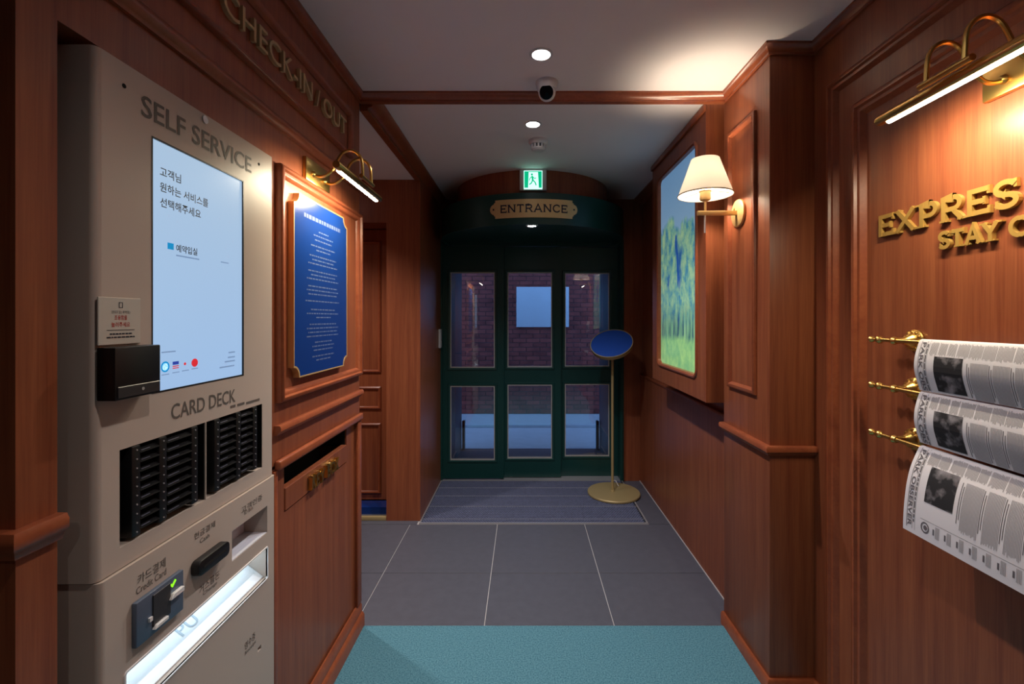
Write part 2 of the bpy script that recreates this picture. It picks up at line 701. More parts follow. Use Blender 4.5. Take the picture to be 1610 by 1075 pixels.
# ------------------------------------------------------------------ lettering
def font_geo(body, extrude=0.0, bold=0.0):
    cu = bpy.data.curves.new('lettering', 'FONT')
    cu.body = body
    cu.size = 1.0
    cu.extrude = extrude
    cu.offset = bold
    cu.resolution_u = 3
    cu.fill_mode = 'BOTH' if extrude else 'FRONT'
    o = bpy.data.objects.new('lettering', cu)
    C.objects.link(o)
    dg = bpy.context.evaluated_depsgraph_get()
    me = bpy.data.meshes.new_from_object(o.evaluated_get(dg))
    vs = [tuple(v.co) for v in me.vertices]
    fs = [tuple(p.vertices) for p in me.polygons]
    bpy.data.objects.remove(o)
    bpy.data.curves.remove(cu)
    bpy.data.meshes.remove(me)
    return vs, fs


def fit_text(mb, body, u0, u1, v0, v1, w, bold=0.0, thick=0.0):
    """Printed text fitted to a box of its surface."""
    vs, fs = font_geo(body, 0.01 if thick else 0.0, bold)
    if not vs:
        return mb
    x0, x1 = min(p[0] for p in vs), max(p[0] for p in vs)
    y0, y1 = min(p[1] for p in vs), max(p[1] for p in vs)
    q = [(u0 + (p[0] - x0) / (x1 - x0) * (u1 - u0), v0 + (p[1] - y0) / (y1 - y0) * (v1 - v0),
          w + ((p[2] + 0.01) / 0.02 * thick if thick else 0)) for p in vs]
    return mb.raw(q, fs)


def font_letters(parent, fr, body, u0, u1, v0, v1, w, thick, mat, bold=0.0):
    """Raised letters, each an object of its own, spaced by the font over u0..u1."""
    probe, _ = font_geo('H')
    hx = max(p[1] for p in probe)
    adv = []
    for k in range(len(body) + 1):
        if k == 0:
            adv.append(0.0)
            continue
        vs, _ = font_geo(body[:k].replace(' ', 'i') + 'l')
        adv.append(max(p[0] for p in vs))
    full, _ = font_geo(body)
    fx0, fx1 = min(p[0] for p in full), max(p[0] for p in full)
    lw, _ = font_geo('l')
    base = max(p[0] for p in lw)
    su = (u1 - u0) / (fx1 - fx0)
    sv = (v1 - v0) / hx
    for k, ch in enumerate(body):
        if ch == ' ':
            continue
        vs, fs = font_geo(ch, 0.01, bold)
        shift = (adv[k] - base) if k else 0.0
        mb = MB(fr)
        mb.raw([(u0 + (p[0] + shift - fx0) * su, v0 + p[1] * sv, w + (p[2] + 0.01) / 0.02 * thick) for p in vs], fs)
        mb.build('letter', mat, parent)


def arc(cx, cy, rx, ry, a0, a1, n=14):
    return [(cx + rx * math.cos(math.radians(a0 + (a1 - a0) * k / n)), cy + ry * math.sin(math.radians(a0 + (a1 - a0) * k / n))) for k in range(n + 1)]


# engraved roman capitals with small serifs, unit height: (width, strokes, serif ticks (x, y, 'h' or 'v'))
GLYPH = {
    'E': (0.74, [[(0.1, 0), (0.1, 1)], [(0.02, 0.93), (0.72, 0.93)], [(0.1, 0.5), (0.58, 0.5)], [(0.02, 0.07), (0.74, 0.07)]],
          [(0.7, 0.86, 'v'), (0.72, 0.14, 'v'), (0.56, 0.5, 'v')]),
    'X': (0.95, [[(0.08, 0.02), (0.86, 0.98)], [(0.08, 0.98), (0.86, 0.02)]], [(0.08, 0.02, 'h'), (0.86, 0.02, 'h'), (0.08, 0.98, 'h'), (0.86, 0.98, 'h')]),
    'P': (0.78, [[(0.14, 0), (0.14, 1)], [(0.04, 0.93), (0.48, 0.93)] + arc(0.48, 0.69, 0.24, 0.24, 90, -90) + [(0.14, 0.45)]], [(0.14, 0.02, 'h')]),
    'R': (0.88, [[(0.14, 0), (0.14, 1)], [(0.04, 0.93), (0.5, 0.93)] + arc(0.5, 0.7, 0.24, 0.23, 90, -90) + [(0.14, 0.47)], [(0.48, 0.47), (0.82, 0.02)]],
          [(0.14, 0.02, 'h'), (0.82, 0.02, 'h')]),
    'S': (0.78, [arc(0.38, 0.71, 0.29, 0.22, 25, 270) + arc(0.38, 0.28, 0.31, 0.21, 90, -155)], [(0.65, 0.84, 'v'), (0.1, 0.18, 'v')]),
    'T': (0.80, [[(0.4, 0), (0.4, 1)], [(0.02, 0.93), (0.78, 0.93)]], [(0.4, 0.02, 'h'), (0.05, 0.86, 'v'), (0.75, 0.86, 'v')]),
    'A': (0.94, [[(0.06, 0), (0.47, 0.98), (0.88, 0)], [(0.22, 0.34), (0.72, 0.34)]], [(0.06, 0.02, 'h'), (0.88, 0.02, 'h')]),
    'Y': (0.9, [[(0.05, 0.98), (0.45, 0.46), (0.85, 0.98)], [(0.45, 0.5), (0.45, 0)]], [(0.05, 0.98, 'h'), (0.85, 0.98, 'h'), (0.45, 0.02, 'h')]),
    'O': (0.98, [arc(0.49, 0.5, 0.42, 0.43, 0, 360, 28)], []),
    'N': (0.96, [[(0.13, 0), (0.13, 0.98)], [(0.13, 0.95), (0.82, 0.05)], [(0.82, 0.02), (0.82, 1)]], [(0.13, 0.02, 'h'), (0.13, 0.98, 'h'), (0.82, 0.98, 'h')]),
    'C': (0.88, [arc(0.48, 0.5, 0.41, 0.43, 42, 318, 24)], [(0.77, 0.78, 'v'), (0.77, 0.22, 'v')]),
    'K': (0.88, [[(0.14, 0), (0.14, 1)], [(0.14, 0.42), (0.74, 0.98)], [(0.36, 0.6), (0.8, 0.02)]], [(0.14, 0.02, 'h'), (0.14, 0.98, 'h'), (0.8, 0.02, 'h')]),
    'B': (0.8, [[(0.14, 0), (0.14, 1)], [(0.06, 0.93), (0.44, 0.93)] + arc(0.44, 0.73, 0.2, 0.2, 90, -90) + [(0.14, 0.53)],
                [(0.14, 0.53), (0.46, 0.53)] + arc(0.46, 0.3, 0.24, 0.23, 90, -90) + [(0.06, 0.07)]], []),
    ' ': (0.5, [], []),
}


def roman_word(word, u0, u1, v0, v1, stroke, gap=0.12):
    """Yields (character, strokes in surface units) for a word fitted to u0..u1."""
    tot = sum(GLYPH[c][0] for c in word) + gap * (len(word) - 1)
    k = (u1 - u0) / tot
    h = v1 - v0
    sw = stroke / h / 2
    fy = lambda y: 1 - sw if abs(y - 0.93) < 1e-6 else (sw if abs(y - 0.07) < 1e-6 else y)
    x = 0.0
    for c in word:
        wd, strokes, ser = GLYPH[c]
        yield c, [[(u0 + (x + p[0]) * k, v0 + fy(p[1]) * h) for p in st] for st in strokes], \
            [(u0 + (x + a) * k, v0 + b * h, d) for a, b, d in ser]
        x += wd + gap


def roman_letters(parent, fr, word, u0, u1, v0, v1, w, thick, mat, stroke, gap=0.12, map3=None):
    for c, strokes, ser in roman_word(word, u0, u1, v0, v1, stroke, gap):
        if c == ' ':
            continue
        mb = MB(fr)
        for n_st, st in enumerate(strokes):
            mb.ribbon(st, stroke, w, w + thick - 0.0003 * n_st)
        sl = stroke * 0.55
        for n_s, (a, b, d) in enumerate(ser):
            tk = thick - 0.0014 - 0.0001 * n_s
            b = min(max(b, v0 + sl * 0.4), v1 - sl * 0.4)
            if d == 'h':
                mb.box(a - stroke * 1.05, a + stroke * 1.05, b - sl * 0.4, b + sl * 0.4, w, w + tk)
            else:
                mb.box(a - sl * 0.5, a + sl * 0.5, b - stroke * 0.8, b + stroke * 0.8, w, w + tk)
        if map3:
            mb.v = [map3(p) for p in mb.v]
        mb.build('letter', mat, parent, smooth=False)


# ================================================================== THE SETTING
LX, RX_NEAR, RX_COL, RX_FAR = -0.76, 1.10, 0.93, 1.01
CEIL = 2.455
Y_BEAM, Y_DOOR = 2.10, 3.97
REAR = -2.3

# ---- floor: tile slab with single tiles, carpet over the near half
sub = MB()
sub.box(-2.1, 1.3, 2.093, 4.10, -0.09, -0.004)
fl = struct(sub.build('floor', 'grout'), 'dark grey stone tile floor with pale grout lines before the entrance', 'floor')
xg = [-1.985, -1.385, -0.785, -0.184, 0.417, 1.017]
yg = [2.093, 2.537, 3.136]
G = 0.0022
for i in range(len(xg) - 1):
    for j in range(len(yg) - 1):
        t = MB().box(xg[i] + G, min(xg[i + 1] - G, RX_FAR), yg[j] + (G if j else 0), yg[j + 1] - G, -0.02, 0.0)
        t.build('tile', 'tile', fl, bevel=0.0008, seg=1)
MB().box(0.862, RX_FAR, 3.136 + G, 3.975, -0.02, 0.0).build('tile', 'tile', fl)
MB().box(-1.985, -0.74, 3.136 + G, 3.45, -0.02, 0.0).build('tile', 'tile', fl)

cp = MB().box(-1.35, 1.12, REAR, 2.093, -0.06, 0.006)
struct(cp.build('floor_carpet', 'carpet'), 'teal cut pile carpet ending in a straight edge at the tiles', 'carpet')

# ---- ceiling
ce = MB().box(-1.4, 1.3, REAR - 0.1, 4.35, CEIL, CEIL + 0.12)
struct(ce.build('ceiling', 'ceil'), 'plain white ceiling over the entrance corridor', 'ceiling')
ce = MB().box(-2.15, -0.768, Y_BEAM + 0.02, 3.5, 2.39, CEIL - 0.001)
struct(ce.build('ceiling_alcove', 'ceil'), 'lower white ceiling patch over the side alcove', 'ceiling')

# ---- left wall with the niche for the kiosk
NICHE0, NICHE1, NICHE_TOP = 0.741, 1.372, 1.905
wall_left = struct(MB().box(-1.30, LX, NICHE1, Y_BEAM, 0.97, CEIL).build('wall_left', 'wood', smooth=False),
                   'mahogany panelled left wall carrying the blue notice board', 'wall')
hd = struct(MB().box(-1.30, LX, NICHE0, NICHE1, NICHE_TOP, CEIL).build('wall_left_header', 'wood', smooth=False),
            'mahogany wall above the check-in kiosk', 'wall')
struct(MB().box(-1.35, LX, 0.68, NICHE0, 0, CEIL).build('wall_left_end', 'wood', smooth=False),
       'mahogany wall end at the left edge beside the kiosk', 'wall')
struct(MB().box(-1.35, -1.25, NICHE0, NICHE1, 0, NICHE_TOP).build('wall_niche', 'wood', smooth=False),
       'dark back wall of the niche behind the kiosk', 'wall')
struct(MB().box(-1.30, -0.91, NICHE1, Y_BEAM, 0, 0.97).build('wall_left_lower', 'wood', smooth=False),
       'lower left wall behind the key box', 'wall')

# raised moulding frame of the wall panel beside the kiosk
LF = left_fr(LX)
prof = [(0, 0.0), (0, 0.016), (0.006, 0.022), (0.014, 0.022), (0.018, 0.014), (0.026, 0.014), (0.032, 0.008), (0.036, 0.0)]
MB(LF).frame_sweep(1.392, 2.092, 1.160, 1.895, prof).build('panel_moulding', 'trim', wall_left, angle=50)
# sunk frame for the CHECK-IN lettering
prof2 = [(0, 0.0), (0, 0.014), (0.006, 0.020), (0.014, 0.018), (0.020, 0.010), (0.026, 0.002)]
MB(LF).frame_sweep(0.985, 1.985, 2.115, 2.315, prof2).build('panel_moulding', 'trim', wall_left, angle=50)


def rail_prof(z0, z1, d):
    h = z1 - z0
    return [(-0.002, z0), (d * 0.45, z0), (d * 0.6, z0 + h * 0.25), (d, z0 + h * 0.45), (d, z0 + h * 0.8), (d * 0.8, z1), (-0.002, z1)]


struct(plan_sweep([(LX, NICHE0), (LX, Y_BEAM)], rail_prof(2.000, 2.035, 0.020), 'trim_1', side=-1),
       'long mahogany rail moulding above the kiosk and picture lamp', 'moulding')
struct(plan_sweep([(LX, NICHE1 + 0.01), (LX, Y_BEAM - 0.004)], rail_prof(1.062, 1.092, 0.022), 'trim_2', side=-1),
       'mahogany rail moulding between blue notice board and key box', 'moulding')
struct(plan_sweep([(-1.35, 0.68), (LX, 0.68), (LX, NICHE0)], rail_prof(1.062, 1.104, 0.020), 'trim_3', side=-1),
       'mahogany rail moulding wrapping the wall end left of the kiosk', 'moulding')

crown = [(-0.002, CEIL), (0.026, CEIL), (0.026, CEIL - 0.008), (0.020, CEIL - 0.012), (0.012, CEIL - 0.028), (0.008, CEIL - 0.031), (0.008, CEIL - 0.040), (-0.002, CEIL - 0.040)]
struct(plan_sweep([(-1.35, 0.68), (LX, 0.68), (LX, Y_BEAM), (RX_COL, Y_BEAM), (RX_COL, 1.724), (RX_NEAR, 1.724), (RX_NEAR, REAR)], crown, 'trim_4', side=-1),
       'mahogany crown moulding running round the near ceiling', 'moulding')
struct(MB().box(LX, RX_COL, Y_BEAM, Y_BEAM + 0.02, CEIL - 0.040, CEIL - 0.0005).build('trim_5', 'wood', smooth=False),
       'mahogany ceiling beam crossing the corridor behind the security camera', 'beam')

# ---- right side: near wall, column, far wall
w = MB().box(RX_NEAR, 1.28, REAR, 1.90, 0, CEIL)
wall_right = struct(w.build('wall_right', 'wood', smooth=False), 'mahogany right wall carrying the newspaper rails', 'wall')
RF = right_fr(RX_NEAR)
cas = [(0, 0.0), (0, 0.018), (0.006, 0.024), (0.016, 0.024), (0.020, 0.016), (0.030, 0.016), (0.036, 0.006), (0.040, 0.0)]
MB(RF).frame_sweep(-1.628, 0.2, -0.05, 2.25, cas).build('panel_moulding', 'trim', wall_right, angle=50)
MB(RF).frame_sweep(-1.505, 0.08, -0.05, 2.122, [(t * 1.15, h) for t, h in cas]).build('panel_moulding', 'trim', wall_right, angle=50)

w = MB().box(RX_COL, 1.28, 1.724, 2.12, 0, CEIL)
col = struct(w.build('wall_column', 'wood', bevel=0.003, seg=2), 'projecting mahogany wall pier carrying the white wall lamp', 'pier')
CF = right_fr(RX_COL)
MB(CF).frame_sweep(-2.062, -1.818, 1.112, 2.25, [(0, 0.0), (0, 0.010), (0.004, 0.014), (0.016, 0.014), (0.022, 0.006), (0.026, 0.0)]).build('panel_moulding', 'trim', col, angle=50)
struct(plan_sweep([(RX_COL, 2.12), (RX_COL, 1.724), (RX_NEAR, 1.724)], rail_prof(0.902, 0.938, 0.024), 'trim_6', side=-1),
       'mahogany dado rail wrapping the pier below the wall lamp', 'moulding')
struct(plan_sweep([(RX_COL, 2.12), (RX_COL, 1.724), (RX_NEAR, 1.724), (RX_NEAR, REAR)],
                  [(-0.002, -0.01), (0.014, -0.01), (0.014, 0.050), (0.008, 0.058), (-0.002, 0.058)], 'baseboard_right', side=-1),
       'low mahogany baseboard along the right side of the carpet', 'baseboard')

w = MB()
w.box(RX_FAR, 1.28, 2.12, 4.20, 0, 0.925)
w.box(RX_FAR + 0.02, 1.28, 2.12, 4.20, 0.925, CEIL)
struct(w.build('wall_far_right', 'wood', smooth=False), 'dark mahogany wall under the landscape picture beside the entrance', 'wall')
struct(MB().box(RX_FAR - 0.006, RX_FAR + 0.02, 2.12, Y_DOOR, 0.920, 0.936).build('trim_7', 'trim', bevel=0.002),
       'thin mahogany ledge on the wall below the landscape picture', 'moulding')
struct(MB().box(RX_FAR - 0.004, RX_FAR + 0.001, 2.12, Y_DOOR, 0.0, 0.005).build('trim_8', 'grout'),
       'thin pale sealant line where the far right wall meets the tiles', 'trim')

# ---- far left pier, alcove and its door
w = MB()
w.box(-0.965, -0.728, 3.19, 4.20, 0, CEIL)
w.box(-2.1, -0.965, 3.19, 3.42, 2.09, CEIL)
w.box(-0.765, -0.728, Y_BEAM + 0.02, 3.19, 2.385, CEIL)
struct(w.build('wall_far_left', 'wood', smooth=False), 'mahogany pier and lintel between side door and entrance', 'wall')
w = MB()
w.box(-2.15, -2.05, Y_BEAM, 3.6, 0, CEIL)
w.box(-2.1, -1.30, 2.02, Y_BEAM, 0, CEIL)
w.box(-2.1, -0.965, 3.52, 3.60, 0, CEIL)
struct(w.build('wall_alcove', 'wood', smooth=False), 'dark mahogany walls inside the side alcove', 'wall')
struct(plan_sweep([(-0.728, Y_BEAM + 0.02), (-0.728, Y_DOOR)], [(-0.002, CEIL), (0.05, CEIL), (0.05, CEIL - 0.01), (0.03, CEIL - 0.03), (0.018, CEIL - 0.05), (-0.002, CEIL - 0.055)], 'trim_9', side=-1),
       'dark crown moulding above the alcove and far left wall', 'moulding')
struct(plan_sweep([(RX_FAR + 0.02, Y_DOOR), (RX_FAR + 0.02, 3.118)], [(-0.002, CEIL), (0.075, CEIL), (0.075, CEIL - 0.012), (0.03, CEIL - 0.03), (0.02, CEIL - 0.05), (-0.002, CEIL - 0.055)], 'trim_10', side=-1),
       'dark crown moulding between landscape cabinet and entrance canopy', 'moulding')
struct(MB().box(-2.0, -0.967, 3.19, 3.215, 0.0, 0.028).build('trim_11', 'stand', bevel=0.003),
       'brass threshold strip below the side door', 'threshold')
struct(MB().box(-2.0, -0.967, 3.30, 3.42, 0.0, 0.050).build('trim_12', 'blue'),
       'dark blue sill strip behind the brass threshold', 'sill')

door2 = empty('door_2', (-1.4, 3.45, 0.055), 'panelled mahogany door set back in the side alcove', 'door', None, 'structure')
MB().box(-1.86, -0.97, 3.43, 3.47, 0.055, 2.085).build('door_leaf', 'wood', door2, smooth=False)
DF = back_fr(3.43)
dp = [(0, 0.0), (0, 0.008), (0.008, 0.014), (0.016, 0.012), (0.022, 0.002)]
for a0, a1 in ((-1.40, -1.078), (-1.80, -1.46)):
    for b0, b1 in ((1.01, 2.00), (0.735, 0.905), (0.10, 0.63)):
        MB(DF).frame_sweep(a0, a1, b0, b1, dp).build('panel_moulding', 'trim', door2, angle=50)

# ---- rear of the lobby behind the viewer
w = MB()
w.box(-1.42, 1.28, REAR - 0.1, REAR, 0, CEIL)
w.box(-1.42, -1.32, REAR, 0.70, 0, CEIL)
struct(w.build('wall_rear', 'wood', smooth=False), 'mahogany walls of the lobby behind the viewer', 'wall')

# ---- left baseboard under the key box
struct(plan_sweep([(LX, NICHE1), (LX, Y_BEAM)], [(-0.002, -0.01), (0.024, -0.01), (0.024, 0.055), (0.018, 0.066), (0.012, 0.070), (0.012, 0.100), (0.004, 0.116), (-0.002, 0.116)], 'baseboard_left', side=-1),
       'stepped mahogany baseboard below the key box', 'baseboard')

# ---- entrance wall around the sliding door
w = MB()
w.box(0.868, 1.28, Y_DOOR, 4.20, 0, CEIL)
w.box(-0.728, 0.868, Y_DOOR, 4.20, 2.10, CEIL)
struct(w.build('wall_back', 'wood', smooth=False), 'mahogany wall strip and lintel around the green entrance door', 'wall')

# ================================================================== ENTRANCE DOOR
door1 = empty('door_1', (0.07, 4.05, 0), 'dark green three-leaf sliding entrance door with six glass panes', 'door', None, 'structure')
fm = MB()
fm.box(-0.728, -0.712, 3.968, 4.13, 0, 2.10)
fm.box(0.838, 0.868, 3.962, 4.13, 0, 2.10)
fm.box(-0.712, 0.838, 3.990, 4.13, 2.055, 2.10)
fm.build('door_frame', 'green', door1, smooth=False)
MB().box(-0.712, 0.838, 3.976, 4.13, -0.004, 0.007).build('floor_track', 'alu', door1)


def leaf(Y, xa, xb, win_x, ups, lows, ybot, x_over=0.0):
    X0, X1 = px(xa, 0, Y)[0] - x_over, px(xb, 0, Y)[0]
    z = lambda y: px(0, y, Y)[2]
    wx0, wx1 = px(win_x[0], 0, Y)[0], px(win_x[1], 0, Y)[0]
    zb, zt = z(ybot), 2.052
    u1, u0 = z(ups[0]), z(ups[1])
    l1, l0 = z(lows[0]), z(lows[1])
    mb = MB(back_fr(Y))
    T = -0.038
    mb.box(X0, wx0, zb, zt, T, 0)
    mb.box(wx1, X1, zb, zt, T, 0)
    mb.box(wx0, wx1, u1, zt, T, 0)
    mb.box(wx0, wx1, l1, u0, T, 0)
    mb.box(wx0, wx1, zb, l0, T, 0)
    lf = mb.build('door_leaf', 'green', door1, smooth=False)
    for b0, b1 in ((u0, u1), (l0, l1)):
        MB(back_fr(Y)).frame_sweep(wx0 - 0.022, wx1 + 0.022, b0 - 0.022, b1 + 0.022, [(0, 0.0), (0.003, 0.007), (0.016, 0.007), (0.022, 0.0)]).build('glazing_bead', 'green', lf, angle=50)
        MB(back_fr(Y)).frame_sweep(wx0, wx1, b0, b1, [(0, 0.001), (0.008, 0.001), (0.008, -0.016), (0, -0.016)], closed_profile=True).build('pane_trim', 'pane_trim', lf, smooth=False)
        MB(back_fr(Y)).box(wx0 + 0.004, wx1 - 0.004, b0 + 0.004, b1 - 0.004, -0.018, -0.014).build('pane', 'glass', lf, smooth=False)


leaf(3.985, 694, 792, (708, 778), (428, 578), (606.7, 723), 752)
leaf(4.030, 792, 882, (798, 868), (428, 577), (604.6, 720), 750, 0.03)
leaf(4.075, 882, 976, (888, 958), (429, 576), (603.5, 717), 748, 0.03)

# ================================================================== ENTRANCE CANOPY (drum above the door)
DCX, DCY = 0.066, 3.795
R_WOOD, R_GREEN = 0.615, 0.744


def drum_outline(R, n=64, ymax=Y_DOOR - 0.002):
    a = math.asin((ymax - DCY) / R)
    return [(DCX + R * math.cos(t), DCY + R * math.sin(t)) for t in
            [PI - a + (PI + 2 * a) * k / n for k in range(n + 1)]]


can = empty('entrance_canopy', (DCX, DCY, 2.05), 'round canopy over the door, mahogany drum above a dark green ring', 'canopy', None, 'structure')
MB().prism(drum_outline(R_WOOD), 2.262, CEIL - 0.0005).build('upper_drum', 'wood', can, angle=30)
MB().prism(drum_outline(R_GREEN), 2.075, 2.262).build('green_ring', 'green', can, angle=30)
# hanging lip around the soffit
lo, li = drum_outline(R_GREEN), drum_outline(R_GREEN - 0.018)
loops = [[(p[0], p[1], z) for p in o_] for o_, z in ((lo, 2.075), (lo, 2.050), (li, 2.050), (li, 2.0751))]
MB().rings(loops, closed=False, loop_closed=False).build('ring_lip', 'green', can, angle=30)


# ================================================================== OUTSIDE
st = MB().box(-4.5, 4.5, 4.20, 7.2, -0.2, -0.03)
struct(st.build('floor_street', 'pavement'), 'pale concrete street outside the glass door', 'street')
por = MB()
por.box(-1.0, -0.68, 4.2002, 4.96, -0.03, 2.75)
por.box(0.82, 1.14, 4.2002, 4.96, -0.03, 2.75)
por.box(-1.0, 1.14, 4.2002, 4.96, 2.55, 2.75)
struct(por.build('wall_portal', 'teal_out', smooth=False), 'teal painted porch sides outside the glass door', 'porch')
struct(MB().box(-0.68, 0.82, 4.13, 4.97, -0.03, -0.002).build('floor_step', 'tile'), 'grey stone step in the porch outside the door', 'step')
struct(MB().box(-4.5, 4.5, 6.02, 6.10, -0.03, 0.012).build('trim_13', 'pavement', bevel=0.006), 'low kerb line along the street by the brick wall', 'kerb')
for sx, lab in ((-0.668, 'dark teal board leaning at the left end of the porch'), (0.780, 'dark teal board leaning at the right end of the porch')):
    bl = MB().box(sx, sx + 0.028, 4.90, 4.96, -0.002, 0.31)
    tag(bl.build('porch_board', 'green', bevel=0.004), lab, 'board', 'boards at the porch ends')

BW_Y = 6.88
bw = struct(MB().box(-4.5, 4.5, BW_Y + 0.012, BW_Y + 0.25, -0.03, 4.2).build('wall_outside', 'mortar'),
            'red brick wall across the street seen through the glass', 'wall')
bh, bwid, mj = 0.058, 0.195, 0.009
bme = MB().box(0, bwid, 0, 0.05, 0, bh)
proto = bme.build('brick', 'brick', bw, bevel=0.003, seg=1, smooth=False)
brick_mesh = proto.data
base = Vector(bw.location)
# mesh data sits where the prototype was built; shift so that its corner is the object's origin
for v in brick_mesh.vertices:
    v.co += base
rest = MB()
cells = []
row = 0
zz = -0.02
while zz + bh < 4.15:
    xx = -4.45 - (bwid + mj) / 2 * (row % 2)
    while xx < 4.3:
        cells.append((xx, zz))
        xx += bwid + mj
    zz += bh + mj
    row += 1
vis = []
for (x, z) in cells:
    cxp = VPX + (x + bwid / 2) * F_PX / BW_Y
    cyp = VPY - (z + bh / 2 - CAM_H) * F_PX / BW_Y
    ok = any(a - 9 < cxp < b + 9 for a, b in ((708, 778), (798, 868), (888, 958))) and (425 < cyp < 580 or 602 < cyp < 650)
    if ok:
        vis.append((x, z))
vis_set = set(vis[:300])
first = True
for (x, z) in cells:
    yj = BW_Y + random.uniform(-0.003, 0.003)
    if (x, z) in vis_set:
        if first:
            o = proto
            first = False
        else:
            o = proto.copy()
            C.objects.link(o)
            o.parent = bw
        o.location = Vector((x, yj, z)) - base
    else:
        rest.box(x, x + bwid, yj, yj + 0.04, z, z + bh)
rb = rest.build('bricks', 'brick', bw, smooth=False)
rb['kind'] = 'stuff'

bo = MB(back_fr(BW_Y - 0.004))
bo.box(-0.116, 0.675, 1.285, 1.890, 0, 0.03)
tag(bo.build('blank_board', 'board_out', bevel=0.004), 'pale blank rectangular board fixed to the brick wall across the street', 'board')

# ================================================================== ENTRANCE MAT
mat = empty('entrance_mat', (0.065, 3.57, 0), 'blue-grey ribbed entrance mat in a metal frame before the door', 'mat')
mx0, mx1, my0, my1 = -0.726, 0.858, 3.142, 3.972
MB().box(mx0 + 0.004, mx1 - 0.004, my0 + 0.004, my1 - 0.004, -0.003, 0.001).build('backing', 'mat_base', mat)
MB(WORLD).rings([[(p[0], p[1], h) for p in rect_loop(mx0 + t, mx1 - t, my0 + t, my1 - t)] for t, h in ((0, -0.002), (0, 0.006), (0.010, 0.006), (0.010, -0.002))], closed=True).build('mat_frame', 'alu', mat, smooth=False)
n_r = 56
pitch = (my1 - my0 - 0.024) / n_r
ribs, wires = MB(), MB()
for k in range(n_r):
    y0 = my0 + 0.012 + k * pitch
    xr = mx0 + 0.012 + (0.009 if k % 2 else 0.0)
    while xr < mx1 - 0.026:
        ribs.box(xr, xr + 0.013, y0 + 0.0015, y0 + pitch * 0.72, 0.001, 0.005)
        xr += 0.018
    if k in (3, 18, 32, 44):
        wires.box(mx0 + 0.012, mx1 - 0.012, y0 + pitch * 0.86, y0 + pitch * 0.98, 0.001, 0.0055)
tag(ribs.build('rib', 'mat_rib', mat, smooth=False), None, None, None, 'stuff')
tag(wires.build('metal_strip', 'alu', mat, smooth=False), None, None, None, 'stuff')

# ================================================================== CHECK-IN KIOSK
KX, KX2 = -0.735, -0.729
KY0, KY1, K_TOP, K_MID = 0.780, 1.335, 1.889, 0.963
KB = -1.09
ki = empty('check_in_kiosk', ((KX + KB) / 2, (KY0 + KY1) / 2, 0.0), 'tall warm grey self service check-in kiosk with lit touch screen', 'kiosk')


def kiosk_shell(front, y0, y1, z0, z1, r, holes, name):
    """Body with rounded vertical front edges; holes (y0, y1, z0, z1, depth) sunk into the front."""
    mb = MB()
    plan = [(KB, y0)]
    plan += [(front - r + r * math.sin(t), y0 + r - r * math.cos(t)) for t in [PI / 2 * k / 6 for k in range(7)]]
    plan2 = [(front - r + r * math.cos(t), y1 - r + r * math.sin(t)) for t in [PI / 2 * k / 6 for k in range(7)]] + [(KB, y1)]
    mb.rings([[(p[0], p[1], z0) for p in plan], [(p[0], p[1], z1) for p in plan]], closed=False, loop_closed=False)
    mb.rings([[(p[0], p[1], z0) for p in plan2], [(p[0], p[1], z1) for p in plan2]], closed=False, loop_closed=False)
    mb.poly([(p[0], p[1], z1) for p in plan + plan2])
    mb.poly([(p[0], p[1], z0) for p in plan + plan2])
    mb.poly([(KB, y0, z0), (KB, y1, z0), (KB, y1, z1), (KB, y0, z1)])
    ub = sorted({y0 + r, y1 - r} | {h[0] for h in holes} | {h[1] for h in holes})
    vb = sorted({z0, z1} | {h[2] for h in holes} | {h[3] for h in holes})
    for i in range(len(ub) - 1):
        for j in range(len(vb) - 1):
            cu, cv = (ub[i] + ub[i + 1]) / 2, (vb[j] + vb[j + 1]) / 2
            if any(h[0] < cu < h[1] and h[2] < cv < h[3] for h in holes):
                continue
            mb.poly([(front, ub[i], vb[j]), (front, ub[i + 1], vb[j]), (front, ub[i + 1], vb[j + 1]), (front, ub[i], vb[j + 1])])
    for a0, a1, b0, b1, d in holes:
        q = [(a0, b0), (a1, b0), (a1, b1), (a0, b1)]
        mb.rings([[(front, p[0], p[1]) for p in q], [(front - d, p[0], p[1]) for p in q]], closed=False, cap1=True)
    # merge so that shading is clean
    return mb.build(name, 'kiosk', ki, angle=40)


SCR = (0.898, 1.193, 1.270, 1.780)
DECK = (0.827, 1.277, 1.002, 1.180)
TRAY = (0.832, 1.292, 0.684, 0.770)
IDB = (1.136, 1.292, 0.812, 0.888)
kiosk_shell(KX, KY0, KY1, K_MID + 0.001, K_TOP, 0.012, [SCR + (0.006,), DECK + (0.055,)], 'upper_body')
kiosk_shell(KX2, KY0 + 0.002, KY1 - 0.001, 0.0, K_MID - 0.001, 0.010, [TRAY + (0.11,), IDB + (0.07,), (1.246, 1.262, 0.505, 0.516, 0.02)], 'lower_body')
KF, KL = left_fr(KX), left_fr(KX2)

# screen and what it shows
sc = MB(KF).box(SCR[0] + 0.002, SCR[1] - 0.002, SCR[2] + 0.002, SCR[3] - 0.002, -0.0055, -0.003).build('screen', 'screen', ki, smooth=False)
MB(KF).frame_sweep(SCR[0], SCR[1], SCR[2], SCR[3], [(0, -0.0058), (0, 0.0005), (0.003, 0.0005), (0.003, -0.0058)], closed_profile=True).build('screen_bezel', 'black', ki, smooth=False)


def kp(x, y, X=KX):
    """Pixel on the kiosk front to (Y, Z) on that plane."""
    Y = -X * F_PX / (VPX - x)
    return Y, CAM_H + (VPY - y) * Y / F_PX


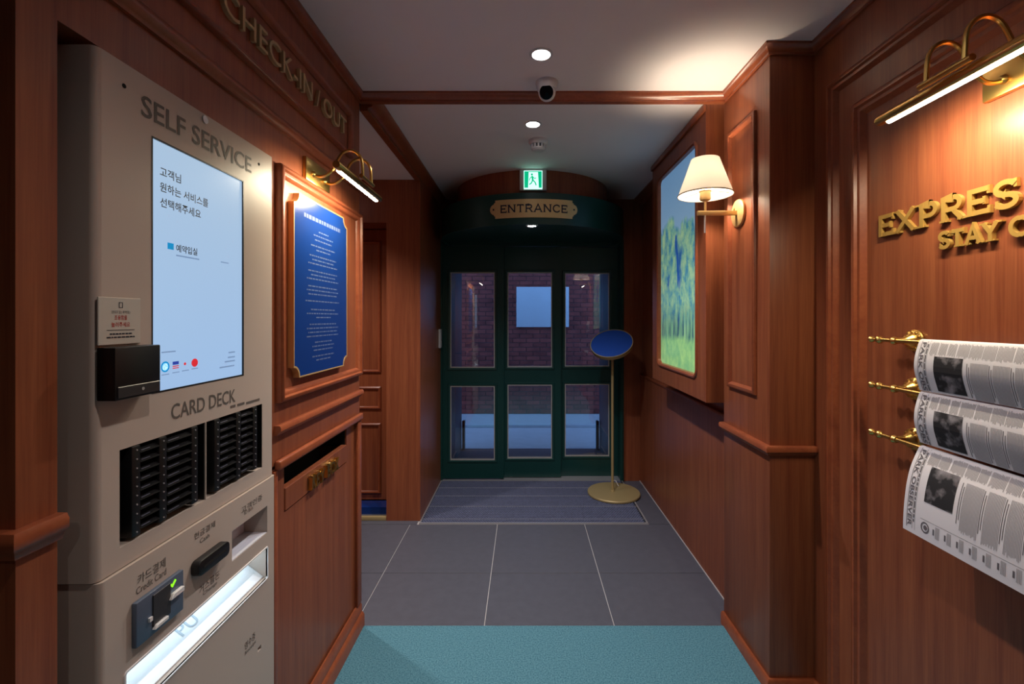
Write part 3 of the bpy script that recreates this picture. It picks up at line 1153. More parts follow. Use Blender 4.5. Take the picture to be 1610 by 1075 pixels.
def ktext(body, x0, x1, ytop, ybot, xref, mat_, parent, X=KX, w_=0.0006, bold=0.0, name='lettering'):
    """Text box from pixel left/right edges, heights read at pixel column xref."""
    u0, u1 = kp(x0, 0, X)[0], kp(x1, 0, X)[0]
    v1, v0 = kp(xref, ytop, X)[1], kp(xref, ybot, X)[1]
    mb = MB(left_fr(X))
    fit_text(mb, body, u0, u1, v0, v1, w_, bold)
    return mb.build(name, mat_, parent, smooth=False)


ktext('SELF SERVICE', 222, 395, 150, 184, 227, 'ink', ki, bold=0.012)
ktext('CARD DECK', 269, 370, 612, 632.5, 366, 'ink', ki, bold=0.008)
ktext('고객님', 253.5, 286.5, 262, 277, 256, 'ink2', sc, w_=-0.0026, bold=0.012)
ktext('원하는 서비스를', 253.5, 329, 286, 301, 256, 'ink2', sc, w_=-0.0026, bold=0.012)
ktext('선택해주세요', 254, 317.5, 310, 325, 256, 'ink2', sc, w_=-0.0026, bold=0.012)
ktext('예약입실', 279, 312, 384, 396, 281, 'ink2', sc, w_=-0.0026, bold=0.015)


def screen_mark(x0, x1, y0, y1, mat_, name='icon', round_=False):
    u0, u1 = kp(x0, 0)[0], kp(x1, 0)[0]
    v1, v0 = kp((x0 + x1) / 2, y0)[1], kp((x0 + x1) / 2, y1)[1]
    mb = MB(KF)
    if round_:
        mb.prism([((u0 + u1) / 2 + (u1 - u0) / 2 * math.cos(2 * PI * k / 20), (v0 + v1) / 2 + (v1 - v0) / 2 * math.sin(2 * PI * k / 20)) for k in range(20)], -0.0028, -0.0025)
    else:
        mb.box(u0, u1, v0, v1, -0.0028, -0.0025)
    return mb.build(name, mat_, sc, smooth=False)


screen_mark(265.5, 275, 382, 392, 'cyan')
screen_mark(279, 315, 403.5, 405.5, 'scr_grey', 'caption_line')
screen_mark(349, 361, 412, 413.5, 'scr_grey', 'caption_line')
screen_mark(256, 278, 552, 554, 'scr_grey', 'caption_line')
screen_mark(255, 268.5, 568, 585, 'cyan', round_=True)
screen_mark(257, 266.5, 570.5, 582.5, 'scr_white', round_=True)
screen_mark(260.5, 263, 574.5, 578.5, 'ink2', round_=True)
screen_mark(273.5, 283, 568, 573, 'scr_blue')
screen_mark(273.5, 283, 574.5, 576, 'scr_red')
screen_mark(273.5, 283, 577.5, 579, 'scr_red')
screen_mark(291, 294.5, 569.5, 574, 'scr_red', round_=True)
screen_mark(303, 313, 563.5, 576.5, 'scr_red', round_=True)
for xa, xb, yy in ((256, 268, 588), (273, 284, 584.5), (288, 299, 581.5), (303, 313, 578.5)):
    screen_mark(xa, xb, yy, yy + 1.4, 'scr_grey', 'caption_line')
for xa, xb, yy in ((361, 371, 552.5), (360, 371, 560), (355, 371, 566.5), (347, 370, 575)):
    screen_mark(xa, xb, yy, yy + 2.2, 'scr_grey', 'caption_line')

# small holes and sensor above the lettering
for hx, hy in ((195, 135), (407, 258)):
    u, v = kp(hx, hy)
    MB(KF).lathe([(0.0042, 0.0001), (0.0042, 0.0006)], (u, v, 0), n=14).build('screw_hole', 'void', ki)
u, v = kp(322, 188)
MB(KF).lathe([(0.009, 0.0002), (0.009, 0.0022), (0.006, 0.003)], (u, v, 0), n=20).build('sensor', 'alu', ki)
# row of faint print right of CARD DECK
mb = MB(KF)
for x0, x1, yy in ((362, 370, 638.5), (373, 384, 635), (387, 408, 630.5)):
    u0, u1 = kp(x0, 0)[0], kp(x1, 0)[0]
    v = kp((x0 + x1) / 2, yy)[1]
    mb.box(u0, u1, v - 0.003, v + 0.003, 0.0002, 0.0006)
mb.build('caption_line', 'ink', ki, smooth=False)

# card deck: two halves, three posts and two stacks of key card trays in each
for h0, h1, posts, stacks in ((0.829, 1.049, (0.860, 0.924, 1.013), ((0.868, 0.916), (0.934, 1.004))),
                              (1.052, 1.275, (1.087, 1.168, 1.240), ((1.096, 1.158), (1.178, 1.230)))):
    dk = MB(KF).box(h0, h1, DECK[2] + 0.001, DECK[3] - 0.001, -0.054, -0.045).build('card_deck', 'black', ki, smooth=False)
    for pc in posts:
        q = MB(KF)
        q.prism([(pc - 0.010, DECK[2] + 0.006), (pc + 0.010, DECK[2] + 0.006), (pc + 0.010, DECK[3] - 0.001), (pc - 0.010, DECK[3] - 0.001)], -0.045, 0.003)
        q.build('deck_post', 'black', dk, bevel=0.003)
        s_ = MB(KF)
        for k in range(10):
            s_.lathe([(0.0015, 0.0028), (0.0015, 0.0045)], (pc, DECK[2] + 0.014 + k * 0.0172, 0), n=8)
        s_.build('screws', 'alu', dk, smooth=False)
    for a0, a1 in stacks:
        for k in range(9):
            zb = DECK[2] + 0.012 + k * 0.0182
            q = MB(KF)
            # wedge with a sloping lip
            pr = [(-0.045, zb), (-0.004, zb), (0.004, zb + 0.004), (-0.012, zb + 0.0155), (-0.045, zb + 0.0155)]
            q.rings([[(a0, p[1], p[0]) for p in pr], [(a1, p[1], p[0]) for p in pr]], closed=False, cap0=True, cap1=True)
            q.build('card_tray', 'tray_black', dk, smooth=False)
            lab = MB(KF)
            lab.poly([(a0 + 0.006, zb + 0.0068, 0.0010), (a0 + 0.006 + (a1 - a0) * 0.42, zb + 0.0070, 0.0010),
                      (a0 + 0.006 + (a1 - a0) * 0.42, zb + 0.0080, -0.0008), (a0 + 0.006, zb + 0.0080, -0.0008)])
            lab.build('tray_label', 'tray_label', dk, smooth=False)
MB(KF).box(1.0490, 1.0515, DECK[2], DECK[3], -0.045, -0.002).build('deck_divider', 'black', ki, smooth=False)
MB(KF).box(1.0490, 1.0515, DECK[2], DECK[3], -0.002, 0.001).build('divider_edge', 'kiosk', ki, smooth=False)
for a0, a1, b0, b1 in ((DECK[0], DECK[0] + 0.0008, DECK[2], DECK[3]), (DECK[1] - 0.0008, DECK[1], DECK[2], DECK[3]), (DECK[0], DECK[1], DECK[3] - 0.0008, DECK[3])):
    MB(KF).box(a0, a1, b0, b1, -0.054, -0.001).build('deck_lining', 'black', ki, smooth=False)

# printed notice and card scanner at the left edge
nt = MB(KF).box(0.7815, 0.868, 1.3725, 1.457, 0.001, 0.004).build('notice_card', 'notice', ki, bevel=0.0008, seg=1)
mb = MB(KF)
fit_text(mb, '조회되지 않는 예약번호는', 0.806, 0.845, 1.428, 1.4335, 0.0043)
mb.build('lettering', 'ink2', nt, smooth=False)
mb = MB(KF)
fit_text(mb, '조용함을', 0.812, 0.838, 1.4165, 1.4255, 0.0043, 0.01)
fit_text(mb, '눌러주세요', 0.806, 0.844, 1.404, 1.413, 0.0043, 0.01)
mb.build('lettering', 'ink_red', nt, smooth=False)
mb = MB(KF)
mb.box(0.797, 0.854, 1.3982, 1.3990, 0.0041, 0.0044)
for k, (a, b) in enumerate(((0.803, 0.848), (0.797, 0.854))):
    x = a
    while x < b:
        l_ = random.uniform(0.003, 0.008)
        mb.box(x, min(x + l_, b), 1.3905 - k * 0.006, 1.3930 - k * 0.006, 0.0041, 0.0044)
        x += l_ + 0.0014
mb.frame_sweep(0.821, 0.829, 1.4385, 1.4485, [(0, 0.0041), (0, 0.0044), (0.001, 0.0044), (0.001, 0.0041)])
mb.build('printed_line', 'ink2', nt, smooth=False)
sn = MB(KF).box(0.7815, 0.8790, 1.2770, 1.3690, 0.0005, 0.033).build('card_scanner', 'black', ki, bevel=0.002)
MB(KF).box(0.785, 0.876, 1.281, 1.3005, 0.033, 0.0352).build('scanner_lip', 'black2', sn, bevel=0.001, seg=1)
MB(KF).lathe([(0.003, 0.0353), (0.003, 0.0358)], (0.836, 1.291, 0), n=10).build('scanner_mark', 'alu', sn, smooth=False)

# lower body furniture
ktext('현금결제', 305, 338, 828, 838, 322, 'ink', ki, KX2, bold=0.006)
ktext('Cash', 314, 329, 842.5, 849.5, 321, 'ink', ki, KX2)
ktext('고객인증', 379, 412, 786.5, 796, 396, 'ink', ki, KX2, bold=0.006)
ktext('ID Box', 384, 398, 798.5, 804.5, 391, 'ink', ki, KX2)
ktext('카드결제', 216, 260, 890, 905, 238, 'ink', ki, KX2, bold=0.006)
ktext('Credit Card', 214, 261, 908, 918.5, 238, 'ink', ki, KX2)
ktext('거스름돈', 313, 345, 909, 921, 329, 'ink', ki, KX2, bold=0.006)
ktext('Change', 319, 341, 922.5, 929, 329, 'ink', ki, KX2)
ktext('영수증', 384.5, 401, 1001, 1013, 393, 'ink', ki, KX2, bold=0.006)
ktext('Receipt', 385, 402, 1015, 1022, 393, 'ink', ki, KX2)

# cash slot
a0, a1 = kp(299, 0, KX2)[0], kp(349, 0, KX2)[0]
cb = MB(KL).prism(rect_loop(a0, a1, 0.852, 0.886, 0.012), 0.0, 0.020).build('cash_slot', 'black', ki, bevel=0.003)
MB(KL).box(a0 + 0.014, a1 - 0.014, 0.8665, 0.8715, 0.0195, 0.0205).build('slot_mouth', 'void', cb, smooth=False)
# credit card reader
cr = MB(KL).box(0.8445, 0.9615, 0.806, 0.890, 0.0, 0.010).build('card_reader', 'reader', ki, bevel=0.002)
MB(KL).box(0.880, 0.924, 0.822, 0.884, 0.0095, 0.0125).build('reader_slot', 'black2', cr, bevel=0.001, seg=1)
MB(KL).prism([(0.918, 0.850), (0.954, 0.850), (0.954, 0.860), (0.926, 0.860)], 0.010, 0.018).build('white_highlight', 'white', cr, bevel=0.001, seg=1)  # white pieces stand in for highlights on the reader plate
MB(KL).prism([(0.878, 0.818), (0.912, 0.818), (0.912, 0.825), (0.884, 0.825)], 0.010, 0.018).build('white_highlight', 'white', cr, bevel=0.001, seg=1)
MB(KL).box(0.870, 0.877, 0.838, 0.846, 0.010, 0.014).build('white_highlight', 'white', cr, smooth=False)
MB(KL).prism([(0.924, 0.877), (0.930, 0.870), (0.940, 0.880), (0.937, 0.883), (0.930, 0.876), (0.927, 0.879)], 0.010, 0.0112).build('indicator', 'g_led', cr, smooth=False)
# ID box floor
MB(KL).prism([(IDB[0] + 0.001, IDB[2] + 0.0005), (IDB[1] - 0.001, IDB[2] + 0.0005), (IDB[1] - 0.001, IDB[2] + 0.002), (IDB[0] + 0.001, IDB[2] + 0.002)], -0.069, -0.001).build('id_tray', 'kiosk_in', ki, smooth=False)
MB(KL).box(IDB[0] + 0.001, IDB[1] - 0.001, IDB[2] + 0.002, IDB[3] - 0.001, -0.069, -0.066).build('id_back', 'kiosk_in', ki, smooth=False)
# lit change tray
tr_ = MB(KL)
tr_.poly([(TRAY[0] + 0.001, TRAY[3] - 0.016, -0.10), (TRAY[1] - 0.001, TRAY[3] - 0.016, -0.10), (TRAY[1] - 0.001, TRAY[2] + 0.004, -0.012), (TRAY[0] + 0.001, TRAY[2] + 0.004, -0.012)])
tr_.poly([(TRAY[0] + 0.001, TRAY[2] + 0.004, -0.012), (TRAY[1] - 0.001, TRAY[2] + 0.004, -0.012), (TRAY[1] - 0.001, TRAY[2] + 0.001, -0.012), (TRAY[0] + 0.001, TRAY[2] + 0.001, -0.012)])
fpl = tr_.build('tray_flap', 'flap', ki, smooth=False)
fpl2 = MB(Fr((KX2 - 0.012, 0, TRAY[2] + 0.004), (0, 1, 0), Vector((-0.088, 0, TRAY[3] - TRAY[2] - 0.020)).normalized(), Vector((TRAY[3] - TRAY[2] - 0.020, 0, 0.088)).normalized()))
fit_text(fpl2, 'PU', 1.02, 1.075, 0.030, 0.058, 0.001)
fpl2.build('lettering', 'flap_print', fpl, smooth=False)
MB(KL).box(TRAY[0] + 0.004, TRAY[1] - 0.004, TRAY[3] - 0.005, TRAY[3] - 0.001, -0.060, -0.012).build('tray_light', 'g_tray', ki, smooth=False)
MB(KL).frame_sweep(TRAY[0] - 0.004, TRAY[1] + 0.004, TRAY[2] - 0.004, TRAY[3] + 0.004, [(0, 0.0), (0.001, 0.002), (0.004, 0.002), (0.004, -0.004)], radius=0.008).build('tray_rim', 'white', ki, angle=50)
MB(KL).box(1.246, 1.262, 0.5045, 0.5165, -0.019, -0.010).build('receipt_slot', 'void', ki, smooth=False)

# ================================================================== CHECK-IN / OUT lettering on the wall
sg = empty('check_in_lettering', (LX, 1.5, 2.19), 'raised brass wall letters reading CHECK-IN / OUT above the kiosk', 'sign')
font_letters(sg, left_fr(LX), 'CHECK-IN / OUT', 1.133, 1.930, 2.188, 2.252, 0.0005, 0.012, 'letter_dim')

# ================================================================== BLUE NOTICE BOARD
BX = LX + 0.003
bb = empty('notice_board', (LX, 1.684, 1.222), 'royal blue notice board with scooped corners and gold edge beside the kiosk', 'notice board')
BF = left_fr(LX)
bu0, bu1, bv0, bv1 = 1.463, 1.905, 1.224, 1.832
o1 = notched_loop(bu0, bu1, bv0, bv1, 0.036)
o2 = notched_loop(bu0 + 0.004, bu1 - 0.004, bv0 + 0.004, bv1 - 0.004, 0.037)
MB(BF).prism(notched_loop(bu0 + 0.0035, bu1 - 0.0035, bv0 + 0.0035, bv1 - 0.0035, 0.037), 0.002, 0.0185).build('board', 'blue', bb, angle=30)
loops = [[(p[0], p[1], h) for p in o_] for o_, h in ((o1, 0.0), (o1, 0.020), (o2, 0.020), (o2, 0.0))]
MB(BF).rings(loops, closed=True).build('gold_edge', 'gold_paint', bb, angle=40)
rows = MB(BF)
title = MB(BF)
cu = (bu0 + bu1) / 2
x = cu - 0.15
while x < cu + 0.15:
    l_ = random.uniform(0.008, 0.022)
    title.box(x, min(x + l_, cu + 0.15), 1.763, 1.777, 0.0185, 0.0189)
    x += l_ + 0.005
vv = 1.728
for half, gap in ((.04, .016), (.08, .016), (.07, .022), (.10, .014), (.06, .022), (.11, .014), (.09, .014), (.12, .026), (.12, .014), (.10, .014), (.13, .026), (.12, .014), (.13, .014), (.12, .024), (.14, .030), (.10, .014), (.13, .014), (.06, .024), (.11, .014), (.13, .014), (.12, .014), (.13, .022), (.07, .014), (.09, .014), (.08, .022), (.09, .014), (.06, .014)):
    x = cu - half
    while x < cu + half:
        l_ = random.uniform(0.006, 0.03)
        rows.box(x, min(x + l_, cu + half), vv, vv + 0.0045, 0.0185, 0.0188)
        x += l_ + 0.005
    vv -= gap
title.build('heading_print', 'gold_ink', bb, smooth=False)
tag(rows.build('small_print', 'gold_ink', bb, smooth=False), None, None, None, 'stuff')

# ================================================================== PICTURE LAMPS


def picture_lamp(fr, uc, zp, label, side_sign, half=0.215, out=0.165, dz=-0.03):
    """Brass picture lamp: wall plate, two goosenecks, tube with a lit strip below."""
    base_pt = fr(uc, zp, 0)
    t = empty('picture_lamp', base_pt, label, 'lamp', 'brass picture lamps')
    MB(fr).box(uc - 0.095, uc + 0.095, zp - 0.040, zp + 0.040, 0.0, 0.014).build('wall_plate', 'brass', t, bevel=0.003)
    zt = zp + dz
    for du in (-0.045, 0.045):
        pts = []
        ctrl = [(0.012, zp - 0.008), (0.035, zp - 0.016), (0.060, zp - 0.012), (0.085, zp + 0.010), (0.100, zp + 0.040),
                (0.118, zp + 0.066), (0.145, zp + 0.076), (0.170, zp + 0.066), (0.186, zp + 0.040), (0.190, zt + 0.012)]
        # smooth with Catmull-Rom
        for i in range(len(ctrl) - 1):
            p0, p1, p2, p3 = ctrl[max(i - 1, 0)], ctrl[i], ctrl[i + 1], ctrl[min(i + 2, len(ctrl) - 1)]
            for k in range(4):
                s = k / 4
                f = [0.5 * ((2 * p1[q]) + (-p0[q] + p2[q]) * s + (2 * p0[q] - 5 * p1[q] + 4 * p2[q] - p3[q]) * s * s + (-p0[q] + 3 * p1[q] - 3 * p2[q] + p3[q]) * s ** 3) for q in (0, 1)]
                pts.append((uc + du, f[1], f[0]))
        pts.append((uc + du, ctrl[-1][1], ctrl[-1][0]))
        MB(fr).tube(pts, 0.0052, 10).build('gooseneck', 'brass', t)
        MB(fr).lathe([(0.009, 0.012), (0.011, 0.016), (0.008, 0.022), (0.006, 0.024)], (uc + du, zp - 0.008, 0), n=16).build('collar', 'brass', t)
    MB(fr).tube([(uc - 0.062, zt + 0.012, 0.190), (uc + 0.062, zt + 0.012, 0.190)], 0.0075, 12).build('clamp_bar', 'brass', t)
    MB(fr).tube([(uc - half, zt, out), (uc - half + 0.004, zt, out), (uc + half - 0.004, zt, out), (uc + half, zt, out)], [0.012, 0.0135, 0.0135, 0.012], 20).build('lamp_tube', 'brass', t)
    MB(fr).tube([(uc - half + 0.03, zt - 0.0095, out - 0.003), (uc + half - 0.03, zt - 0.0095, out - 0.003)], 0.0085, 12).build('light_strip', 'g_strip', t)
    ctr = fr(uc, zt - 0.022, out - 0.006)
    d = (fr(uc, zp - 0.30, 0.0) - ctr).normalized()
    rot = d.to_track_quat('-Z', 'Y').to_euler()
    # long side of the rectangle lies along the wall
    q = d.to_track_quat('-Z', 'Y').to_matrix()
    along = q @ Vector((1, 0, 0))
    L_ = add_light('strip_light', 'AREA', ctr, W_PICTURE, WARM, t, shape='RECTANGLE', rot=rot)
    if abs(along.y) > 0.7:
        L_.data.size, L_.data.size_y = 2 * half - 0.06, 0.012
    else:
        L_.data.size, L_.data.size_y = 0.012, 2 * half - 0.06
    L_.data.spread = math.radians(170)
    return t


picture_lamp(left_fr(LX), 1.655, 1.937, 'brass picture lamp lighting the blue notice board', 1)
picture_lamp(right_fr(RX_NEAR), -0.985, 1.968, 'brass picture lamp above the EXPRESS letters on the right wall', -1)

# ================================================================== KEY BOX
kb = empty('key_box', (LX - 0.07, 1.72, 0.0), 'mahogany key return box with an open drop slot below the notice board', 'key box')
k0, k1 = 1.394, 2.05
mb = MB(LF)
mb.box(NICHE1, 1.394, 0.0, 0.958, -0.139, 0.0)
mb.box(2.05, Y_BEAM, 0.0, 0.958, -0.139, 0.0)
mb.box(k0, 1.452, 0.0, 0.958, -0.135, -0.006)
mb.box(1.962, k1, 0.0, 0.958, -0.135, -0.006)
mb.box(1.452, 1.962, 0.0, 0.80, -0.030, -0.006)
mb.box(1.452, 1.962, 0.948, 0.958, -0.135, -0.006)
mb.box(1.452, 1.962, 0.0, 0.958, -0.139, -0.125)
mb.build('body', 'wood', kb, smooth=False)
MB(LF).box(1.4525, 1.9615, 0.802, 0.9475, -0.1245, -0.1215).build('slot_shade', 'void', kb, smooth=False)  # black sheets put the shade inside the drop slot into colour
MB(LF).box(1.4525, 1.9615, 0.9450, 0.9475, -0.1215, -0.012).build('slot_shade', 'void', kb, smooth=False)
MB(LF).box(1.9590, 1.9615, 0.870, 0.9450, -0.1215, -0.012).build('slot_shade', 'void', kb, smooth=False)
MB(LF).box(1.456, 1.958, 0.803, 0.876, -0.028, -0.003).build('flap', 'wood', kb, bevel=0.002, seg=1)
MB(LF).box(k0 - 0.012, 2.098, 0.955, 0.985, 0.0, 0.020).build('top_moulding', 'trim', kb, bevel=0.007, seg=3)
MB(LF).box(2.052, 2.098, 0.116, 0.955, 0.0, 0.012).build('corner_post', 'trim', kb, bevel=0.004)
MB(LF).box(NICHE1, 1.392, 0.116, 0.955, 0.0, 0.008).build('side_post', 'trim', kb, bevel=0.003)
roman_letters(kb, LF, 'KEY BOX', 1.606, 1.838, 0.812, 0.858, -0.003, 0.016, 'brass', 0.0075, 0.10)

# ================================================================== LANDSCAPE PICTURE CABINET
pc_ = empty('picture_cabinet', (0.94, 2.65, 1.01), 'mahogany wall cabinet framing a backlit landscape picture of trees', 'picture')
PXF = 0.88
PF = right_fr(PXF)
b0, b1 = 2.195, 3.115
pu0, pu1, pv0, pv1 = -2.985, -2.318, 1.120, 2.322
mb = MB(PF)
# carcass with an opening for the picture
for a in ((-b1, pu0, 1.012, CEIL - 0.001), (pu1, -b0, 1.012, CEIL - 0.001), (pu0, pu1, 1.012, pv0), (pu0, pu1, pv1, CEIL - 0.001)):
    mb.box(a[0], a[1], a[2], a[3], -0.148, 0.0)
mb.box(pu0, pu1, pv0, pv1, -0.148, -0.03)
mb.build('carcass', 'wood', pc_, smooth=False)
MB(PF).frame_sweep(pu0 - 0.012, pu1 + 0.012, pv0 - 0.012, pv1 + 0.012, [(0, 0.0), (0.004, 0.008), (0.012, 0.010), (0.022, 0.004), (0.026, -0.020)], radius=0.055, seg=8).build('picture_frame', 'trim', pc_, angle=40)
MB(PF).prism(rect_loop(pu0 + 0.006, pu1 - 0.006, pv0 + 0.006, pv1 - 0.006, 0.04, 8), -0.024, -0.014).build('picture', 'landscape', pc_, smooth=False)
MB(PF).box(-b1, -b0, CEIL - 0.035, CEIL - 0.001, 0.0, 0.014).build('cornice', 'trim', pc_, bevel=0.005)
MB(PF).box(-b0 - 0.012, -b0, 1.012, CEIL - 0.036, 0.0, 0.003).build('edge_bead', 'trim', pc_, smooth=False)

# ================================================================== WALL SCONCE
sy, sz = 1.965, 1.873
so = empty('wall_sconce', (RX_COL, sy, sz), 'gold wall lamp with a glowing white cone shade on the pier', 'lamp')
SF = right_fr(RX_COL)
MB(SF).lathe([(0.059, 0.0), (0.060, 0.004), (0.058, 0.010), (0.050, 0.0135), (0.0, 0.0145)], (-sy, sz, 0), n=40).build('back_plate', 'gold_paint', so)
MB(SF).lathe([(0.006, 0.013), (0.006, 0.018), (0.0, 0.019)], (-sy - 0.020, sz + 0.024, 0), n=12).build('plate_screw', 'gold_paint', so)
MB(SF).box(-sy - 0.008, -sy + 0.008, sz - 0.0095, sz + 0.0095, 0.012, 0.182).build('arm', 'gold_paint', so, bevel=0.002)
SO = 0.148
MB(SF).tube([(-sy, sz + 0.008, SO), (-sy, sz + 0.055, SO)], 0.005, 12).build('stem', 'gold_paint', so)
MB(SF).lathe([(0.008, sz + 0.050), (0.021, sz + 0.056), (0.023, sz + 0.062), (0.023, sz + 0.090), (0.026, sz + 0.094), (0.022, sz + 0.100), (0.0, sz + 0.100)], (-sy, 0, SO), axis='v', n=28).build('lamp_holder', 'gold_paint', so)
MB(SF).tube([(-sy, sz - 0.008, SO + 0.001), (-sy, sz - 0.085, SO + 0.001)], 0.0038, 10).build('pull_rod', 'white', so)
zs0, zs1 = sz + 0.076, sz + 0.232
MB(SF).lathe([(0.114, zs0), (0.112, zs0 + 0.002), (0.058, zs1), (0.0565, zs1), (0.1105, zs0 + 0.002), (0.1125, zs0)], (-sy, 0, SO), axis='v', n=56, cap=False).build('shade', 'shade', so)
MB(SF).lathe([(0.1148, zs0 - 0.0005), (0.1152, zs0 + 0.0015), (0.1138, zs0 + 0.0045), (0.1118, zs0 + 0.0045), (0.1128, zs0 - 0.0005), (0.1148, zs0 - 0.0005)], (-sy, 0, SO), axis='v', n=56, cap=False).build('shade_binding', 'shade_edge', so)
sp = MB(SF)
for a in (0.5, 0.5 + 2 * PI / 3, 0.5 + 4 * PI / 3):
    sp.tube([(-sy + 0.022 * math.cos(a), zs0 + 0.020, SO + 0.022 * math.sin(a)), (-sy + 0.104 * math.cos(a), zs0 + 0.014, SO + 0.104 * math.sin(a))], 0.0014, 6)
sp.build('shade_spider', 'brass', so)
MB(SF).lathe([(0.0, sz + 0.100), (0.013, sz + 0.104), (0.015, sz + 0.118), (0.024, sz + 0.140), (0.026, sz + 0.155), (0.020, sz + 0.172), (0.0, sz + 0.180)], (-sy, 0, SO), axis='v', n=20).build('bulb', 'g_bulb', so)
add_light('bulb_light', 'POINT', SF(-sy, sz + 0.152, SO), W_SCONCE, (1.0, 0.83, 0.62), so, shadow_soft_size=0.028)

# ================================================================== EXPRESS lettering
ex = empty('express_lettering', (RX_NEAR, 1.2, 1.598), 'raised brass letters reading EXPRESS STAY on the right wall', 'sign')
roman_letters(ex, RF, 'EXPRESS', -1.400, -0.936, 1.668, 1.733, 0.0005, 0.010, 'brass_letter', 0.0120, 0.12)
roman_letters(ex, RF, 'STAY', -1.196, -1.046, 1.600, 1.645, 0.0005, 0.011, 'brass_letter', 0.0095, 0.10)
roman_letters(ex, RF, 'O', -1.022, -0.978, 1.600, 1.645, 0.0005, 0.011, 'brass_letter', 0.0095, 0.10)

# ================================================================== NEWSPAPER RODS AND NEWSPAPERS
ROD_OUT = 0.062
rod_z = (1.357, 1.222, 1.081)
rod_words = ('topmost', 'middle', 'lowest')


def newspaper_rod(z, word):
    t = empty('newspaper_rod', RF(-1.02, z, 0), f'{word} of the three brass newspaper rods on the right wall', 'rod', 'brass newspaper rods')
    Yr0, Yr1 = 0.70, 1.32
    MB(RF).tube([(-Yr1, z, ROD_OUT), (-Yr0, z, ROD_OUT)], 0.0058, 12).build('rod', 'brass', t)
    for end, sgn in ((-1.318, -1), (-0.702, 1)):
        prof = [(0.006, 0.0), (0.0105, 0.006), (0.0115, 0.012), (0.009, 0.019), (0.005, 0.024), (0.0045, 0.029), (0.009, 0.036), (0.0098, 0.042), (0.006, 0.048), (0.0, 0.050)]
        MB(RF).lathe([(r, sgn * h) for r, h in prof], (end, z, ROD_OUT), axis='u', n=20).build('finial', 'brass', t)
        um = end - sgn * 0.042
        MB(RF).lathe([(0.030, 0.0), (0.031, 0.006), (0.026, 0.012), (0.022, 0.014), (0.020, 0.022), (0.012, 0.030), (0.0085, 0.040), (0.0085, ROD_OUT - 0.004)], (um, z, 0), n=28).build('rosette', 'brass', t)
        bd = MB(RF)
        for k in range(12):
            a = 2 * PI * k / 12
            bd.lathe([(0.0, 0.006), (0.0045, 0.0085), (0.005, 0.012), (0.003, 0.0155), (0.0, 0.0165)], (um + 0.0245 * math.cos(a), z + 0.0245 * math.sin(a), 0), n=8)
        bd.build('rosette_beads', 'brass', t)
        MB(RF).lathe([(0.0, -0.012), (0.0085, -0.009), (0.0115, 0.0), (0.0085, 0.009), (0.0, 0.012)], (um, z, ROD_OUT), axis='u', n=20).build('knuckle', 'brass', t)
    return t


